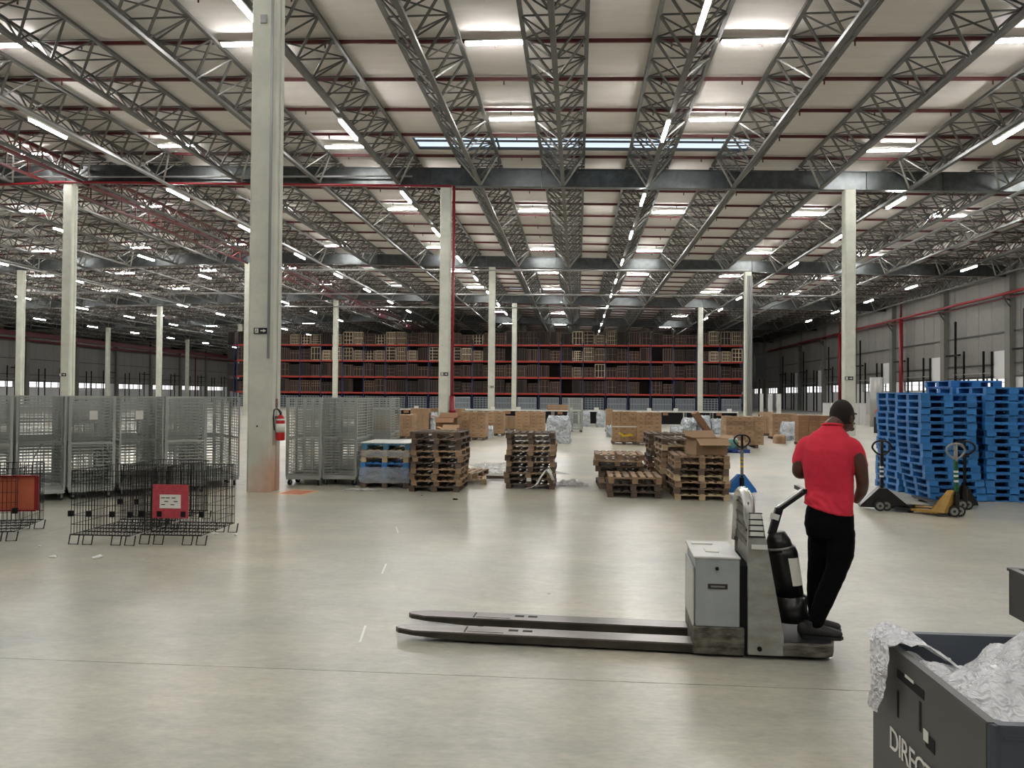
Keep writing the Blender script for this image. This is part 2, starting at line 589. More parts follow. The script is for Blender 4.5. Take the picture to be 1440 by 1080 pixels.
# purlins below the blanket, with sprinkler heads on the nearer ones
for y in PUR:
    for x0, x1 in ((WL, RIDGE), (RIDGE, WR)):
        b = MB()
        b.bar((x0, y, roof_z(x0) - .16), (x1, y, roof_z(x1) - .16), .09, .13)
        if 20 < y < 70:
            x = x0 + 1.2
            while x < x1:
                if abs(x) < 45:
                    b.cyl((x, y, roof_z(x) - .30), .03, .16, 5)
                x += 3.1
        b.build('purlin', 'purlin', ce)

# ---- truss joists running away from the camera, one mesh per bay shared by all
TX = [-.84 + 4.47 * k for k in range(-21, 9)]
TX = [x for x in TX if WL + 1 < x < WR - .8]
BAY = 26.8
NPAN = 16
def truss_meshes():
    L = BAY - .5
    zt, zb, hw = 0.0, -1.12, 1.08
    tc = [MB().bar((s * hw, 0, zt), (s * hw, L, zt), .15, .11).mesh('top_chord', 'truss') for s in (-1, 1)]
    bc = MB().bar((0, .0, zb), (0, L, zb), .19, .13).mesh('bottom_chord', 'truss')
    wb = MB()
    p = L / NPAN
    for i in range(NPAN + 1):
        y = i * p
        wb.bar((-hw, y, zt), (hw, y, zt), .05, caps=False)
        if i < NPAN:
            if i % 2:
                wb.bar((-hw, y, zt), (hw, y + p, zt), .045, caps=False)
            else:
                wb.bar((hw, y, zt), (-hw, y + p, zt), .045, caps=False)
            for s in (-1, 1):
                wb.bar((s * hw, y, zt), (0, y + p / 2, zb), .085, .05, caps=False)
                wb.bar((0, y + p / 2, zb), (s * hw, y + p, zt), .055, caps=False)
    wm = wb.mesh('web', 'truss')
    br = MB()
    for y, yy in ((0, p * .5), (L, L - p * .5)):
        for s in (-1, 1):
            br.bar((s * hw, yy + (p if y == 0 else -p) * .3, zt), (s * .06, y, zb), .09, .07)
    bm_ = br.mesh('end_brace', 'brace')
    return tc, bc, wm, bm_
TM = truss_meshes()
def truss(x, y):
    t = bpy.data.objects.new('roof_truss', None)
    COL.objects.link(t)
    t.parent = ce
    t.location = (x, y + .25, roof_z(x) - .30)
    link('top_chord', TM[0][0], t); link('top_chord', TM[0][1], t)
    link('bottom_chord', TM[1], t)
    tag(link('web', TM[2], t), kind='stuff')
    link('end_brace', TM[3], t)
for y in BEAM_Y[:-1]:
    for x in TX:
        if (y < -5 and abs(x) > 30) or (y > 140 and x > -28):
            continue
        truss(x, y)

# ---- main girders
def girder(y):
    gx = [WL, -84, -73, -62, -51, -40, RIDGE, -18, -8.1, -2.0, 7.8, 14.9, 18.7, 30, WR]
    for a, b_ in zip(gx[:-1], gx[1:]):
        b = MB()
        za, zb_ = beam_z(a), beam_z(b_)
        e = .012
        def seg(y0, y1, lo, hi):
            b.add([(a + e, y0, za + lo), (b_ - e, y0, zb_ + lo), (b_ - e, y1, zb_ + lo), (a + e, y1, za + lo),
                   (a + e, y0, za + hi), (b_ - e, y0, zb_ + hi), (b_ - e, y1, zb_ + hi), (a + e, y1, za + hi)],
                  [(3, 2, 1, 0), (4, 5, 6, 7), (0, 1, 5, 4), (1, 2, 6, 5), (2, 3, 7, 6), (3, 0, 4, 7)])
        seg(y - .2, y + .2, 0, .05)
        seg(y - .12, y + .12, .05, .93)
        seg(y - .2, y + .2, .93, .98)
        b.bar((a + .02, y - .14, za + .05), (a + .02, y - .14, za + .93), .03, .1)
        b.build('steel_girder', 'beam', ce)
for y in BEAM_Y[1:]:
    girder(y)

# ---- red lattice carrier along the ridge, sprinkler mains, cable trays
for x in (-29.9, -27.9):
    for k in range(1, 8):
        ya, yb = BEAM_Y[k] + .3, BEAM_Y[k + 1] - .3
        b = MB()
        zt, zb = beam_z(x) + .75, beam_z(x) - .05
        b.bar((x, ya, zt), (x, yb, zt), .14, .14)
        b.bar((x, ya, zb), (x, yb, zb), .14, .14)
        n = 16
        for i in range(n):
            y = ya + (yb - ya) * i / n
            y2 = ya + (yb - ya) * (i + 1) / n
            b.bar((x, y, zb), (x, y, zt), .06, caps=False)
            b.bar((x, y, zb), (x, y2, zt), .05, caps=False)
        b.build('red_lattice_beam', 'redpipe', ce)
def pipe(name, pts, r, m, n=8, parent=None, label=None, cat='pipe', group=None):
    o = MB().tube(pts, r, n).build(name, m, parent, smooth=True)
    if label: tag(o, label, cat, group)
    return o
yb = BEAM_Y[2]
pm = thing('sprinkler_main', 'bright red sprinkler main under the nearest girder, dropping down a column', 'pipe')
pts = [(-60, yb - .32, beam_z(-60) - .06), (RIDGE, yb - .32, beam_z(RIDGE) - .06), (-6.85, yb - .32, beam_z(-6.85) - .06)]
MB().tube(pts, .07, 8).build('header_pipe', 'redbright', pm, smooth=True)
MB().tube([(-6.72, yb - .32, beam_z(-6.9) - .06), (-6.72, yb - .32, .9)], .075, 8).build('riser_pipe', 'redbright', pm, smooth=True)
MB().tube([(-6.72, yb - .32, 0), (-6.72, yb - .32, 1.9)], .15, 10).build('riser_base', 'redbright', pm, smooth=True)
b = MB().tube([(-6.85, yb - .42, 1.1), (-6.5, yb - .42, 1.1)], .09, 8)
b.build('valve', 'redbright', pm, smooth=True)
pipe('cable_conduit', [(-40, yb - .45, beam_z(-40) + .62), (-9, yb - .45, beam_z(-9) + .42)], .05, 'tray', parent=ce)
for z_, y_, xa, xb in ((12.85, 66.6, -26, 14.2), (12.75, 80.0, -60, 33), (13.1, 95.0, -60, 14)):
    pipe('cable_conduit', [(xa, y_, z_), (xb, y_, z_ - SL * (xb - xa) * .3)], .085, 'tray', parent=ce)
for x in (-23.2, 21.5, -50.0):
    for k in (1, 2, 3, 4):
        b = MB()
        z = roof_z(x) - 1.75
        b.box((x + .55, BEAM_Y[k] + 13.4, z), (.22, 26.6, .08))
        b.build('cable_tray', 'tray', ce)
# ---- concrete columns
def column(x, y, wx=.56, wy=.56, label='', zt=None):
    t = thing('concrete_column', label, 'column', (x, y, 0), 0, 'concrete columns')
    t['kind'] = 'structure'
    zt = zt or beam_z(x)
    b = MB()
    c = .05
    hx, hy = wx / 2, wy / 2
    poly = [(-hx + c, -hy), (hx - c, -hy), (hx, -hy + c), (hx, -.05), (hx - .03, -.04), (hx - .03, .04), (hx, .05), (hx, hy - c), (hx - c, hy), (-hx + c, hy), (-hx, hy - c), (-hx, -hy + c)]
    b.prism(poly[::-1], 0, zt, 'z')
    b.build('shaft', 'concrete', t)
    return t
cols = [
 (-7.2, 42, 'pale concrete column with a red pipe down its side, under nearest girder'),
 (14.05, 42, 'concrete column standing behind the man in the red shirt'),
 (-28.75, 42, 'concrete column rising behind the grey roll cages, nearest to the side wall'),
 (-7.6, 68.8, 'middle of three pale columns standing in front of the tall rack'),
 (14.57, 68.8, 'grouped concrete column with a black cabinet near the rack end'),
 (-29.9, 68.8, 'concrete column half hidden behind the big front column'),
 (-51.8, 68.8, 'outermost pale column at the photo edge above the roll cages'),
 (-7.76, 95.6, 'thin far column beside the rack with a dark red edge'),
 (14.7, 95.6, 'thin far column standing close before the right part of rack'),
 (-30.2, 95.6, 'thin far column between the big front column and the red pipe'),
 (-53.2, 95.6, 'far column with two pale pipes standing over the roll cages'),
 (-75.5, 95.6, 'far column near the side windows beyond the roll cages'),
 (-76.9, 122.4, 'thin distant column against the side wall windows'),
 (-54.5, 122.4, 'very distant column hidden partly behind the rack end'),
 (-77.2, 149.2, 'most distant slender column between two others before side windows')]
for x, y, lab in cols:
    column(x, y, label=lab)
b = MB()
for dx in (-.16, 0, .16):
    b.cyl((14.57 + .1 + dx, 68.8 - .38, 6.2), .07, 12.4, 8)
b.build('conduit', 'tray', ce)
mc = column(-6.17, 15.0, .5, .5, 'big front concrete column carrying fire extinguisher and exit sign')
mc['group'] = ''
del mc['group']
MB().box((.18, -.262, 7.6), (.05, .03, 10)).build('conduit', 'tray', mc)
for s_, z_ in ((0.0, 1.55),):
    MB().box((-.03, -.255, 1.28), (.03, .01, .03)).build('anchor_hole', 'blackm', mc)
[o for o in COL.objects if o.parent == mc and o.name.startswith('shaft')][0].data.materials[0] = M['claycol']
MB().box((-.0, -.256, 9.25), (.12, .04, .16)).build('junction_box', 'tray', mc)

# exit signs
def exit_sign(x, y, z, wd, ht, label, wallmount=None):
    t = thing('exit_sign', label, 'sign', (x, y, z))
    MB().box((0, 0, 0), (wd, .02, ht)).build('plate', 'sign', t)
    b = MB()
    f = -.014
    h = ht * .36
    b.box((-wd * .28, f, 0), (wd * .26, .006, ht * .76))
    b.build('symbol_panel', 'paper', t)
    r = MB()
    r.ball((-wd * .26, f - .006, h * .62), (ht * .08, .004, ht * .08), 8)
    r.bar((-wd * .27, f - .006, h * .35), (-wd * .30, f - .006, -h * .15), ht * .12, .006)
    r.bar((-wd * .30, f - .006, -h * .15), (-wd * .22, f - .006, -h * .8), ht * .07, .006)
    r.bar((-wd * .30, f - .006, -h * .15), (-wd * .36, f - .006, -h * .75), ht * .07, .006)
    r.bar((-wd * .27, f - .006, h * .25), (-wd * .20, f - .006, -h * .05), ht * .06, .006)
    r.build('running_figure', 'sign', t)
    a = MB()
    a.box((wd * .12, f, 0), (wd * .22, .006, ht * .2))
    a.prism([(wd * .22, -ht * .28), (wd * .22, ht * .28), (wd * .42, 0)], f - .004, f + .004, 'y')
    a.build('arrow', 'paper', t)
    return t
p = at_y(366, 465, 14.72)
exit_sign(p.x, 14.735, p.z, .27, .115, 'black exit sign with running figure and arrow on the big front column')
for px, py, Y, lab in ((625, 526, 41.7, 'small exit sign on the column with the red pipe'), (1194, 532, 41.7, 'small exit sign on the column behind the man'),
                       (88, 527, 41.7, 'small exit sign on the column above the roll cages'), (691, 544, 68.5, 'tiny exit sign on the middle column before the rack')):
    p = at_y(px, py, Y)
    exit_sign(p.x, Y, p.z, .42, .18, lab)

# ---- side walls
def side_wall(name, X, sgn, cy, y0, y1):
    """sgn: +1 when the hall lies towards -X (right wall)"""
    wl = bpy.data.objects.new(name, None)
    COL.objects.link(wl)
    tag(wl, kind='structure')
    top = roof_z(X) + .3
    zs, zw0, zw1 = 0, 2.78, 3.85
    # low wall
    n = int((y1 - y0) / 2.24)
    st = (y1 - y0) / n
    lowm = MB().box((0, 0, zw0 / 2), (.12, st - .03, zw0)).mesh('dado_panel', 'whiteboard')
    him = MB().box((0, 0, (zw1 + top) / 2), (.12, st - .035, top - zw1)).mesh('wall_panel', 'wallpanel')
    for i in range(n):
        y = y0 + st * (i + .5)
        link('dado_panel', lowm, wl, (X + sgn * .06, y, 0))
        link('wall_panel', him, wl, (X + sgn * .06, y, 0))
    for z in (zw1 + .06, 5.0, 7.7, 10.6):
        MB().box((X - sgn * .06, (y0 + y1) / 2, z), (.14, y1 - y0, .13 if z > 4 else .1)).build('girt', 'girt', wl)
    MB().box((X + sgn * .3, (y0 + y1) / 2, (zw1 + top) / 2), (.1, y1 - y0, top - zw1)).build('outer_sheet', 'girt', wl)
    colm = MB().box((0, 0, top / 2), (.55, .8, top)).mesh('wall_column', 'wallcol')
    for y in cy:
        link('wall_column', colm, wl, (X - sgn * .2, y, 0))
    # window band
    k = 1
    ed = sorted(cy)
    for a, c in zip(ed[:-1], ed[1:]):
        if a < 25:
            MB().box((X + sgn * .06, (a + c) / 2, (zw0 + zw1) / 2), (.1, c - a, zw1 - zw0)).build('wall_panel', 'wallpanel', wl)
            continue
        b = MB()
        a2, c2 = a + .4, c - .4
        # solid fillers at both ends of the bay, window in the middle
        f0, f1 = a2 + (c2 - a2) * .04, a2 + (c2 - a2) * .80
        MB().box((X + sgn * .06, (a2 + f0) / 2, (zw0 + zw1) / 2), (.1, f0 - a2 + .3, zw1 - zw0)).build('wall_panel', 'wallpanel', wl)
        MB().box((X + sgn * .06, (f1 + c2) / 2, (zw0 + zw1) / 2), (.1, c2 - f1 + .3, zw1 - zw0)).build('wall_panel', 'whiteboard', wl)
        b.box((X, (f0 + f1) / 2, zw0 + .03), (.12, f1 - f0, .06))
        b.box((X, (f0 + f1) / 2, zw1 - .03), (.12, f1 - f0, .06))
        m_ = 5
        for q in range(m_ + 1):
            b.box((X, f0 + (f1 - f0) * q / m_, (zw0 + zw1) / 2), (.12, .07, zw1 - zw0 - .12))
        b.box((X, (f0 + f1) / 2, zw0 + (zw1 - zw0) * .6), (.08, f1 - f0, .035))
        wf = b.build('window_frame', 'girt', wl)
        for q in range(m_):
            ya, yc = f0 + (f1 - f0) * q / m_ + .04, f0 + (f1 - f0) * (q + 1) / m_ - .04
            MB().add([(X + sgn * .02, ya, zw0), (X + sgn * .02, yc, zw0), (X + sgn * .02, yc, zw1), (X + sgn * .02, ya, zw1)], [(0, 1, 2, 3)]).build('pane', 'glass', wf)
    return wl
cyR = [-27, -8, 8, 24, 37, 48, 57.5, 68.5, 80.2, 92.9, 105.5, 118, 130.5, 143, 155, 167, 190, 214, 238]
cyL = [-27, -8, 8, 24, 37, 50, 63, 76, 89, 102, 114.5, 127.5, 141, 154, 167, 180, 193, 206, 219, 238]
wr = side_wall('wall_right', WR, 1, cyR, Y0, Y1)
wl_ = side_wall('wall_left', WL, -1, cyL, Y0, Y1)
for nm, y in (('wall_back', Y1), ('wall_front', Y0)):
    o = bpy.data.objects.new(nm, None)
    COL.objects.link(o)
    tag(o, kind='structure')
    n = 40
    wdt = (WR - WL) / n
    me = MB().box((0, 0, 7.8), (wdt - .04, .15, 15.6)).mesh('wall_panel', 'wallpanel')
    for i in range(n):
        link('wall_panel', me, o, (WL + wdt * (i + .5), y, 0))
    MB().box(((WL + WR) / 2, y + (.2 if y > 0 else -.2), 8), (WR - WL + 1, .1, 16.4)).build('outer_sheet', 'girt', o)
    for z in (4, 7.7, 10.6):
        MB().box(((WL + WR) / 2, y - (.12 if y > 0 else -.12), z), (WR - WL, .1, .12)).build('girt', 'girt', o)

# dock door tracks, machinery posts and boards along the side walls
dt = 0
for side, X, sg, ys_ in (('right', WR, 1, cyR), ('left', WL, -1, cyL)):
    for a, c in zip(ys_[:-1], ys_[1:]):
        if a < 50 or a > 200 or (a > 140 and sg > 0):
            continue
        dt += 1
        t = thing('dock_door_frame', 'dark dock door guide rails in the %s bay of the %s wall seen from the front' % (od(1 + ys_.index(a) - [i for i, v in enumerate(ys_) if v >= 50][0]), side), 'door frame', (X - sg * .5, (a + c) / 2, 0), 0, 'dock door guides')
        L = c - a
        for yy, h in ((-.30, 6.1), (-.18, 6.2), (.12, 6.4), (.26, 9.3 if sg > 0 else 6.6)):
            MB().box((0, yy * L, h / 2), (.16, .16 if h > 9 else .11, h)).build('guide_rail', 'blackm', t)
        MB().box((0, .30 * L, 6.1), (.2, L * .22, .16)).build('cross_rail', 'blackm', t)
        MB().box((0, .0, 4.25), (.1, L * .6, .09)).build('cross_rail', 'tray', t)
        if sg > 0:
            MB().box((.2, -.38 * L, 4.9), (.1, L * .15, 2.4)).build('raised_door_leaf', 'whiteboard', t)
# red main on the right wall with brackets and risers
pr = thing('wall_sprinkler_main', 'dark red sprinkler main running along the right wall below the roof', 'pipe')
MB().tube([(WR - .9, 30, 10.75), (WR - .9, 150, 10.75)], .13, 8).build('main_pipe', 'redbright', pr, smooth=True)
MB().tube([(WR - .9, 30, 10.35), (WR - .9, 150, 10.35)], .05, 6).build('lower_pipe', 'redpipe', pr, smooth=True)
for y in (68.0, 79.7, 92.4, 105, 117.5, 130):
    MB().bar((WR - .45, y, 10.2), (WR - 1.1, y, 10.5), .1).bar((WR - .45, y, 9.6), (WR - 1.0, y, 10.4), .08).build('bracket', 'girt', pr)
for y in (88.9, 109):
    MB().tube([(WR - .9, y, 0), (WR - .9, y, 10.75), ], .21, 8).build('riser_pipe', 'redbright', pr, smooth=True)
    MB().tube([(WR - .9, y - 1.2, 13), (WR - .9, y - .2, 13), (WR - .9, y, 12.8), (WR - .9, y, 10.6)], .12, 6).build('upper_pipe', 'redpipe', pr, smooth=True)
pl_ = thing('wall_sprinkler_main', 'dark red sprinkler main along the left wall below the roof', 'pipe')
MB().tube([(WL + .9, 60, 10.9), (WL + .9, 236, 10.9)], .2, 8).build('main_pipe', 'redpipe', pl_, smooth=True)
MB().box((WL + .5, 148, 11.9), (.4, 176, .8)).build('eaves_beam', 'redpipe', pl_)
for y in (150, 186):
    MB().tube([(WL + .9, y, 0), (WL + .9, y, 10.9)], .16, 8).build('riser_pipe', 'redpipe', pl_, smooth=True)

# ---- lamps
hs = MB().box((0, 0, .05), (.16, 2.42, .07)).mesh('housing', 'housing')
tb = MB().box((0, 0, -.03), (.10, 2.36, .08)).mesh('tube', 'tube')
hg = MB().bar((0, 0, .09), (0, 0, .45), .02).mesh('hanger', 'tray')
hs2 = MB().box((0, 0, .06), (2.1, .24, .05)).mesh('housing', 'housing')
tb2 = MB().box((0, 0, .0), (2.04, .15, .06)).mesh('tube', 'tube')
LY = [-19.0, -8.6, 1.8, 12.0, 22.4, 32.3, 43.5, 52.9, 63.5, 74.0, 84.5, 95.2, 105.8, 118, 130, 142, 156, 170, 184, 198, 212]  # rows above and behind the camera are unseen, added to light the foreground
for ri, x in enumerate([3.52, 17.0, 30.3, -9.75, -23.2, -36.6, -50.0, -63.4, -76.8]):
    rn = 'truss row %s' % ['over the open aisle', 'over the man', 'next to the right wall', 'beside the big column', 'above the roll cages', 'just past the red lattice', 'second past the red lattice', 'third past the red lattice', 'closest to the left wall'][ri]
    n = 0
    for y in LY:
        if (x < -25 and y < 20) or (x < -40 and y < 45) or (x > 25 and y < 30) or (y > 110 and x > -30 and not (ri == 0 and y < 150)) or (y > 125 and -45 < x < -30):
            continue
        z = roof_z(x) - 1.72
        n += 1
        t = thing('strip_light', 'long strip lamp under %s, %s from the front' % (rn, od(n)), 'lamp', (x, y, z), 0, 'strip lamps along the trusses')
        link('housing', hs, t)
        link('tube', tb, t)
        link('hanger', hg, t, (0, -.9, 0)); link('hanger', hg, t, (0, .9, 0))
CY = [27.2, 34.8, 52.2, 65.9, 78.5, 90.2, 103.0, 117.0, 135, 155, 175, 195, 215]
for ri, x in enumerate([-2.98, 5.9, 14.85, 23.8, -11.9, -20.8, -29.8, -38.7, -47.6, -56.6, -65.5, -74.4]):
    n = 0
    for k, y in enumerate(CY):
        if k == 1 and ri > 1:
            y = 38.9 if ri < 6 else 40.3
        if (x < -40 and y < 50):
            continue
        if (y > 100 and ri % 2) or (y > 140 and x > -45): continue
        n += 1
        z = roof_z(x) - .36
        t = thing('cross_light', 'short bright lamp set across the roof, %s bay gap, %s from the front' % (od(ri + 1), od(n)), 'lamp', (x, y, z), 0, 'lamps set across the roof bays')
        link('housing', hs2, t)
        link('tube', tb2, t)
for x, y in ((-3, 5), (-3, -8), (15, 12), (-20, 12), (5.9, -8), (-12, -2)):  # unseen extra lamps, added to brighten the floor and things near the camera
    z = roof_z(x) - .36
    t = thing('cross_light', 'added lamp across the roof out of view, %d metres aside and %d metres along' % (x, y), 'lamp', (x, y, z), 0, 'lamps added across the roof out of view')
    link('housing', hs2, t)
    link('tube', tb2, t)

# ================================================================= PALLETS
def mesh_bars(fn, name, m):
    b = MB()
    fn(b)
    return b.mesh(name, m)
PM = {}
def pallet_meshes(m, h, W=1.0, D=1.2, plastic=False):
    key = (m, h, W, D, plastic)
    if key in PM: return PM[key]
    r = {}
    nb = 7
    bw = .092 if not plastic else .135
    step = (W - bw) / (nb - 1)
    r['deck_pos'] = [(-W / 2 + bw / 2 + step * i, 0, h - .009) for i in range(nb)]
    r['deck_board'] = MB().box((0, 0, 0), (bw, D, .018)).mesh('deck_board', m)
    bb = MB()
    for p in r['deck_pos']:
        bb.box(p, (bw, D, .018))
    for y in (-D / 2 + .05, 0, D / 2 - .05):
        bb.box((0, y, h - .027), (W, .1, .018))
    if plastic:
        for i in range(5):
            bb.box((0, -D / 2 + .2 + i * .2, h - .02), (W, .03, .022))
        bb.box((0, 0, h - .03), (W - .04, D - .04, .012))
    r['deck'] = bb.mesh('deck', m)
    r['cross_board'] = MB().box((0, 0, 0), (W, .1, .018)).mesh('cross_board', m)
    lo, hi = .016, h - .036
    w_ = .11 if not plastic else .17
    r['block'] = MB().box((0, 0, (lo + hi) / 2), (w_, .12, hi - lo)).mesh('block', m)
    r['block_pos'] = [(sx * (W - w_) / 2, sy * (D - .12) / 2, 0) for sx in (-1, 0, 1) for sy in (-1, 0, 1)]
    b2 = MB()
    for sx in (-1, 0, 1):
        b2.box((sx * (W - w_) / 2, 0, .008), (w_ - .005, D, .016))
    if plastic:
        for sy in (-1, 1):
            b2.box((0, sy * (D - .1) / 2, .008), (W, .1, .016))
    r['base_board'] = b2.mesh('base_boards', m)
    r['bottom_board'] = MB().box((0, 0, .008), (w_ - .005, D, .016)).mesh('bottom_board', m)
    r['w'] = w_
    PM[key] = r
    return r
def pallet(x, y, z, rz, m, h, label, full=False, W=1.0, D=1.2, plastic=False, group=None, name='wooden_pallet'):
    r = pallet_meshes(m, h, W, D, plastic)
    t = thing(name, label, 'pallet', (x, y, z), rz, group)
    if full:
        for p in r['deck_pos']: link('deck_board', r['deck_board'], t, p)
        for yy in (-D / 2 + .05, 0, D / 2 - .05): link('cross_board', r['cross_board'], t, (0, yy, h - .027))
        for sx in (-1, 0, 1): link('bottom_board', r['bottom_board'], t, (sx * (W - r['w']) / 2, 0, 0))
    else:
        link('deck', r['deck'], t)
        link('base', r['base_board'], t)
    for p in r['block_pos']: link('block', r['block'], t, p)
    return t
def stack(px0, py, px1, n, h, mats, desc, rz=0.0, jit=.02, depth=1.2, full_top=True, Y=None, plastic=False, name='wooden_pallet', lean=None, pos=None, z0=0, group=None):
    """front-bottom corners px0, px1 at image row py, or pos = (x, y) of the centre"""
    if pos is None:
        a, b = at_z(px0, py), at_z(px1, py)
        cx, cy = (a.x + b.x) / 2, (a.y + b.y) / 2 + depth / 2
        W = b.x - a.x
    else:
        cx, cy = pos
        W = 1.0
    for i in range(n):
        dx = random.uniform(-jit, jit)
        dy = random.uniform(-jit, jit)
        if lean: dx += lean(i)
        m = mats[i] if isinstance(mats, list) and len(mats) == n else random.choice(mats)
        pos_ = 'bottom' if i == 0 else 'topmost' if i == n - 1 else od(i + 1) + ' from the floor'
        kind = {'wood': 'brown wooden', 'wooddark': 'dark weathered wooden', 'woodpale': 'pale wooden', 'bluepl': 'blue plastic', 'teal': 'teal blue', 'bluedk': 'deep blue plastic'}[m]
        pallet(cx + dx, cy + dy, z0 + i * h, rz + random.uniform(-jit, jit), m, h, '%s pallet, %s %s' % (kind, pos_, desc), full_top and i == n - 1, W=1.0, D=depth,
               plastic=plastic, name=name, group=group or 'pallets ' + desc)
    return cx, cy, z0 + n * h

WD = ['wood', 'wood', 'wooddark', 'wooddark']
# stack wrapped in film, blue and teal tiers
s1 = stack(507, 686, 575, 7, .13, ['wooddark', 'teal', 'bluepl', 'bluepl', 'woodpale', 'woodpale', 'teal'], 'in the film-wrapped stack', name='pallet')
t = MB().box((0, 0, .008), (1.03, 1.22, .016)).build('cover_sheet', 'white', None, loc=(s1[0], s1[1], s1[2] + .001), rz=.01)
tag(t, 'flat white sheet lying on top of the film-wrapped blue pallet stack', 'sheet')
# film skirts around its lower tiers
fb = MB()
n = 60
def ring(hw, hd, k, n):
    per = 2 * (hw + hd) * 2
    s = per * k / n
    for (x0, y0, x1, y1) in ((-hw, -hd, hw, -hd), (hw, -hd, hw, hd), (hw, hd, -hw, hd), (-hw, hd, -hw, -hd)):
        L = abs(x1 - x0) + abs(y1 - y0)
        if s <= L:
            return x0 + (x1 - x0) * s / L, y0 + (y1 - y0) * s / L
        s -= L
    return -hw, -hd
def film_skirt(cx, cy, z0, z1, hw=.53, hd=.63, amp=.018, name='wrap_film', label='', m='wrapfilm', rows=5):
    b = MB()
    vs, fs = [], []
    n = 72
    for r in range(rows + 1):
        z = z0 + (z1 - z0) * r / rows
        for k in range(n):
            x, y = ring(hw, hd, k, n)
            q = 1 + amp * noise.noise(Vector((x * 9, y * 9, z * 14 + cx))) * 3
            zz = z + .03 * noise.noise(Vector((x * 6 + 4, y * 6, r * 2.0 + cx)))
            vs.append((x * q, y * q, zz))
    for r in range(rows):
        for k in range(n):
            fs.append((r * n + k, r * n + (k + 1) % n, (r + 1) * n + (k + 1) % n, (r + 1) * n + k))
    b.add(vs, fs)
    o = b.build(name, m, None, smooth=True, loc=(cx, cy, 0))
    tag(o, label, 'plastic film', 'stretch film around pallets')
    return o
film_skirt(s1[0], s1[1], .10, .42, label='crumpled clear film round the lower tiers of the blue pallet stack')
film_skirt(s1[0], s1[1], .64, .76, label='narrow white film band under the teal pallet with the white sheet')

s2 = stack(579, 692, 645, 10, .118, WD + ['wood'], 'in the tall stack beside the film-wrapped one', jit=.035)
s3 = stack(714, 688, 776, 10, .115, WD, 'in the lone tall stack', jit=.03)
s4a = stack(862, 700, 923, 3, .13, ['wooddark', 'wooddark', 'wood'], 'in the low stack at the aisle edge', jit=.02)
s4b = stack(0, 0, 0, 6, .12, WD, 'in the leaning stack behind the low stack', jit=.045, pos=(s4a[0] - .12, s4a[1] + 1.32), lean=lambda i: -.02 * i)
s4c = pallet(1.02, 18.9, .245, .1, 'wooddark', .12, 'broken dark pallet jutting out beside the leaning stack')
s4c.rotation_euler.x = .06
s4d = pallet(1.08, 18.85, .0, .05, 'wooddark', .12, 'dark pallet on the floor under the broken one by the leaning stack')
s4e = pallet(1.05, 18.9, .12, .05, 'wooddark', .12, 'middle dark pallet under the broken one by the leaning stack')
s5a = stack(953, 704, 1021, 7, .118, ['woodpale', 'wooddark', 'wood', 'woodpale', 'wooddark', 'wood', 'wood'], 'in the stack carrying the open carton', jit=.025)
s5b = stack(0, 0, 0, 9, .118, WD + ['woodpale'], 'in the pale-topped stack behind open carton', jit=.03, pos=(s5a[0] - .10, s5a[1] + 1.34))
s5c = stack(0, 0, 0, 9, .122, WD, 'in the dark stack far behind open carton', jit=.03, pos=(s5a[0] - .22, s5a[1] + 2.68))
# light odd pallet on the floor behind the tall stack
pa = at_z(660, 684)
pallet(pa.x - .25, pa.y + .9, 0, .12, 'woodpale', .12, 'pale pallet on the floor behind the tall stack', True)
pallet(pa.x - .32, pa.y + 1.0, .12, -.1, 'wood', .12, 'brown pallet lying on the pale floor pallet behind the tall stack', True)
# plastic blue stacks
def leanA(i): return -.035 * i if i < 4 else -.14 - .012 * (i - 4) if i < 8 else -.19
s6a = stack(1313, 705, 1385, 15, .134, ['bluepl'], 'in the front leaning blue stack', jit=.018, plastic=True, name='plastic_pallet', lean=leanA)
s6b = stack(1390, 706, 1462, 16, .134, ['bluepl'], 'in the front blue stack at the edge', jit=.02, plastic=True, name='plastic_pallet')
s6c = stack(0, 0, 0, 15, .136, ['bluepl'], 'in the rear blue stack by the aisle', jit=.02, pos=(s6a[0] - .06, s6a[1] + 1.36), plastic=True, name='plastic_pallet')
s6d = stack(0, 0, 0, 17, .135, ['bluepl'], 'in the rear blue stack at the edge', jit=.02, pos=(s6b[0] + .0, s6b[1] + 1.33), plastic=True, name='plastic_pallet')

# labels stuck in pallets, strap, film heap on the floor
bx = s3
b = MB().box((0, 0, 0), (.09, .012, .07))
tag(b.build('paper_label', 'paper', loc=(bx[0] - .02, bx[1] - .625, .20)), 'small white label on the lone tall pallet stack near its foot', 'label')
sp = [(.42, -.66, .34), (.36, -.68, .42), (.30, -.68, .40), (.20, -.68, .25), (.12, -.69, .10), (.0, -.70, .03), (-.12, -.71, .012)]
b = MB()
vs = []
for x, y, z in sp:
    vs += [(x, y, z), (x + .05, y - .01, z + .02)]
b.add(vs, [(2 * i, 2 * i + 1, 2 * i + 3, 2 * i + 2) for i in range(len(sp) - 1)])
k = len(b.v)
sp2 = [(.34, -.68, .40), (.40, -.70, .32), (.45, -.70, .2)]
vs = []
for x, y, z in sp2:
    vs += [(x, y, z), (x + .06, y, z + .01)]
b.add(vs, [(2 * i, 2 * i + 1, 2 * i + 3, 2 * i + 2) for i in range(len(sp2) - 1)])
o = b.build('strap', 'white', loc=(bx[0], bx[1], 0), smooth=True)
sm = o.modifiers.new('t', 'SOLIDIFY'); sm.thickness = .006
tag(o, 'white plastic strap trailing from the lone tall pallet stack', 'strap')

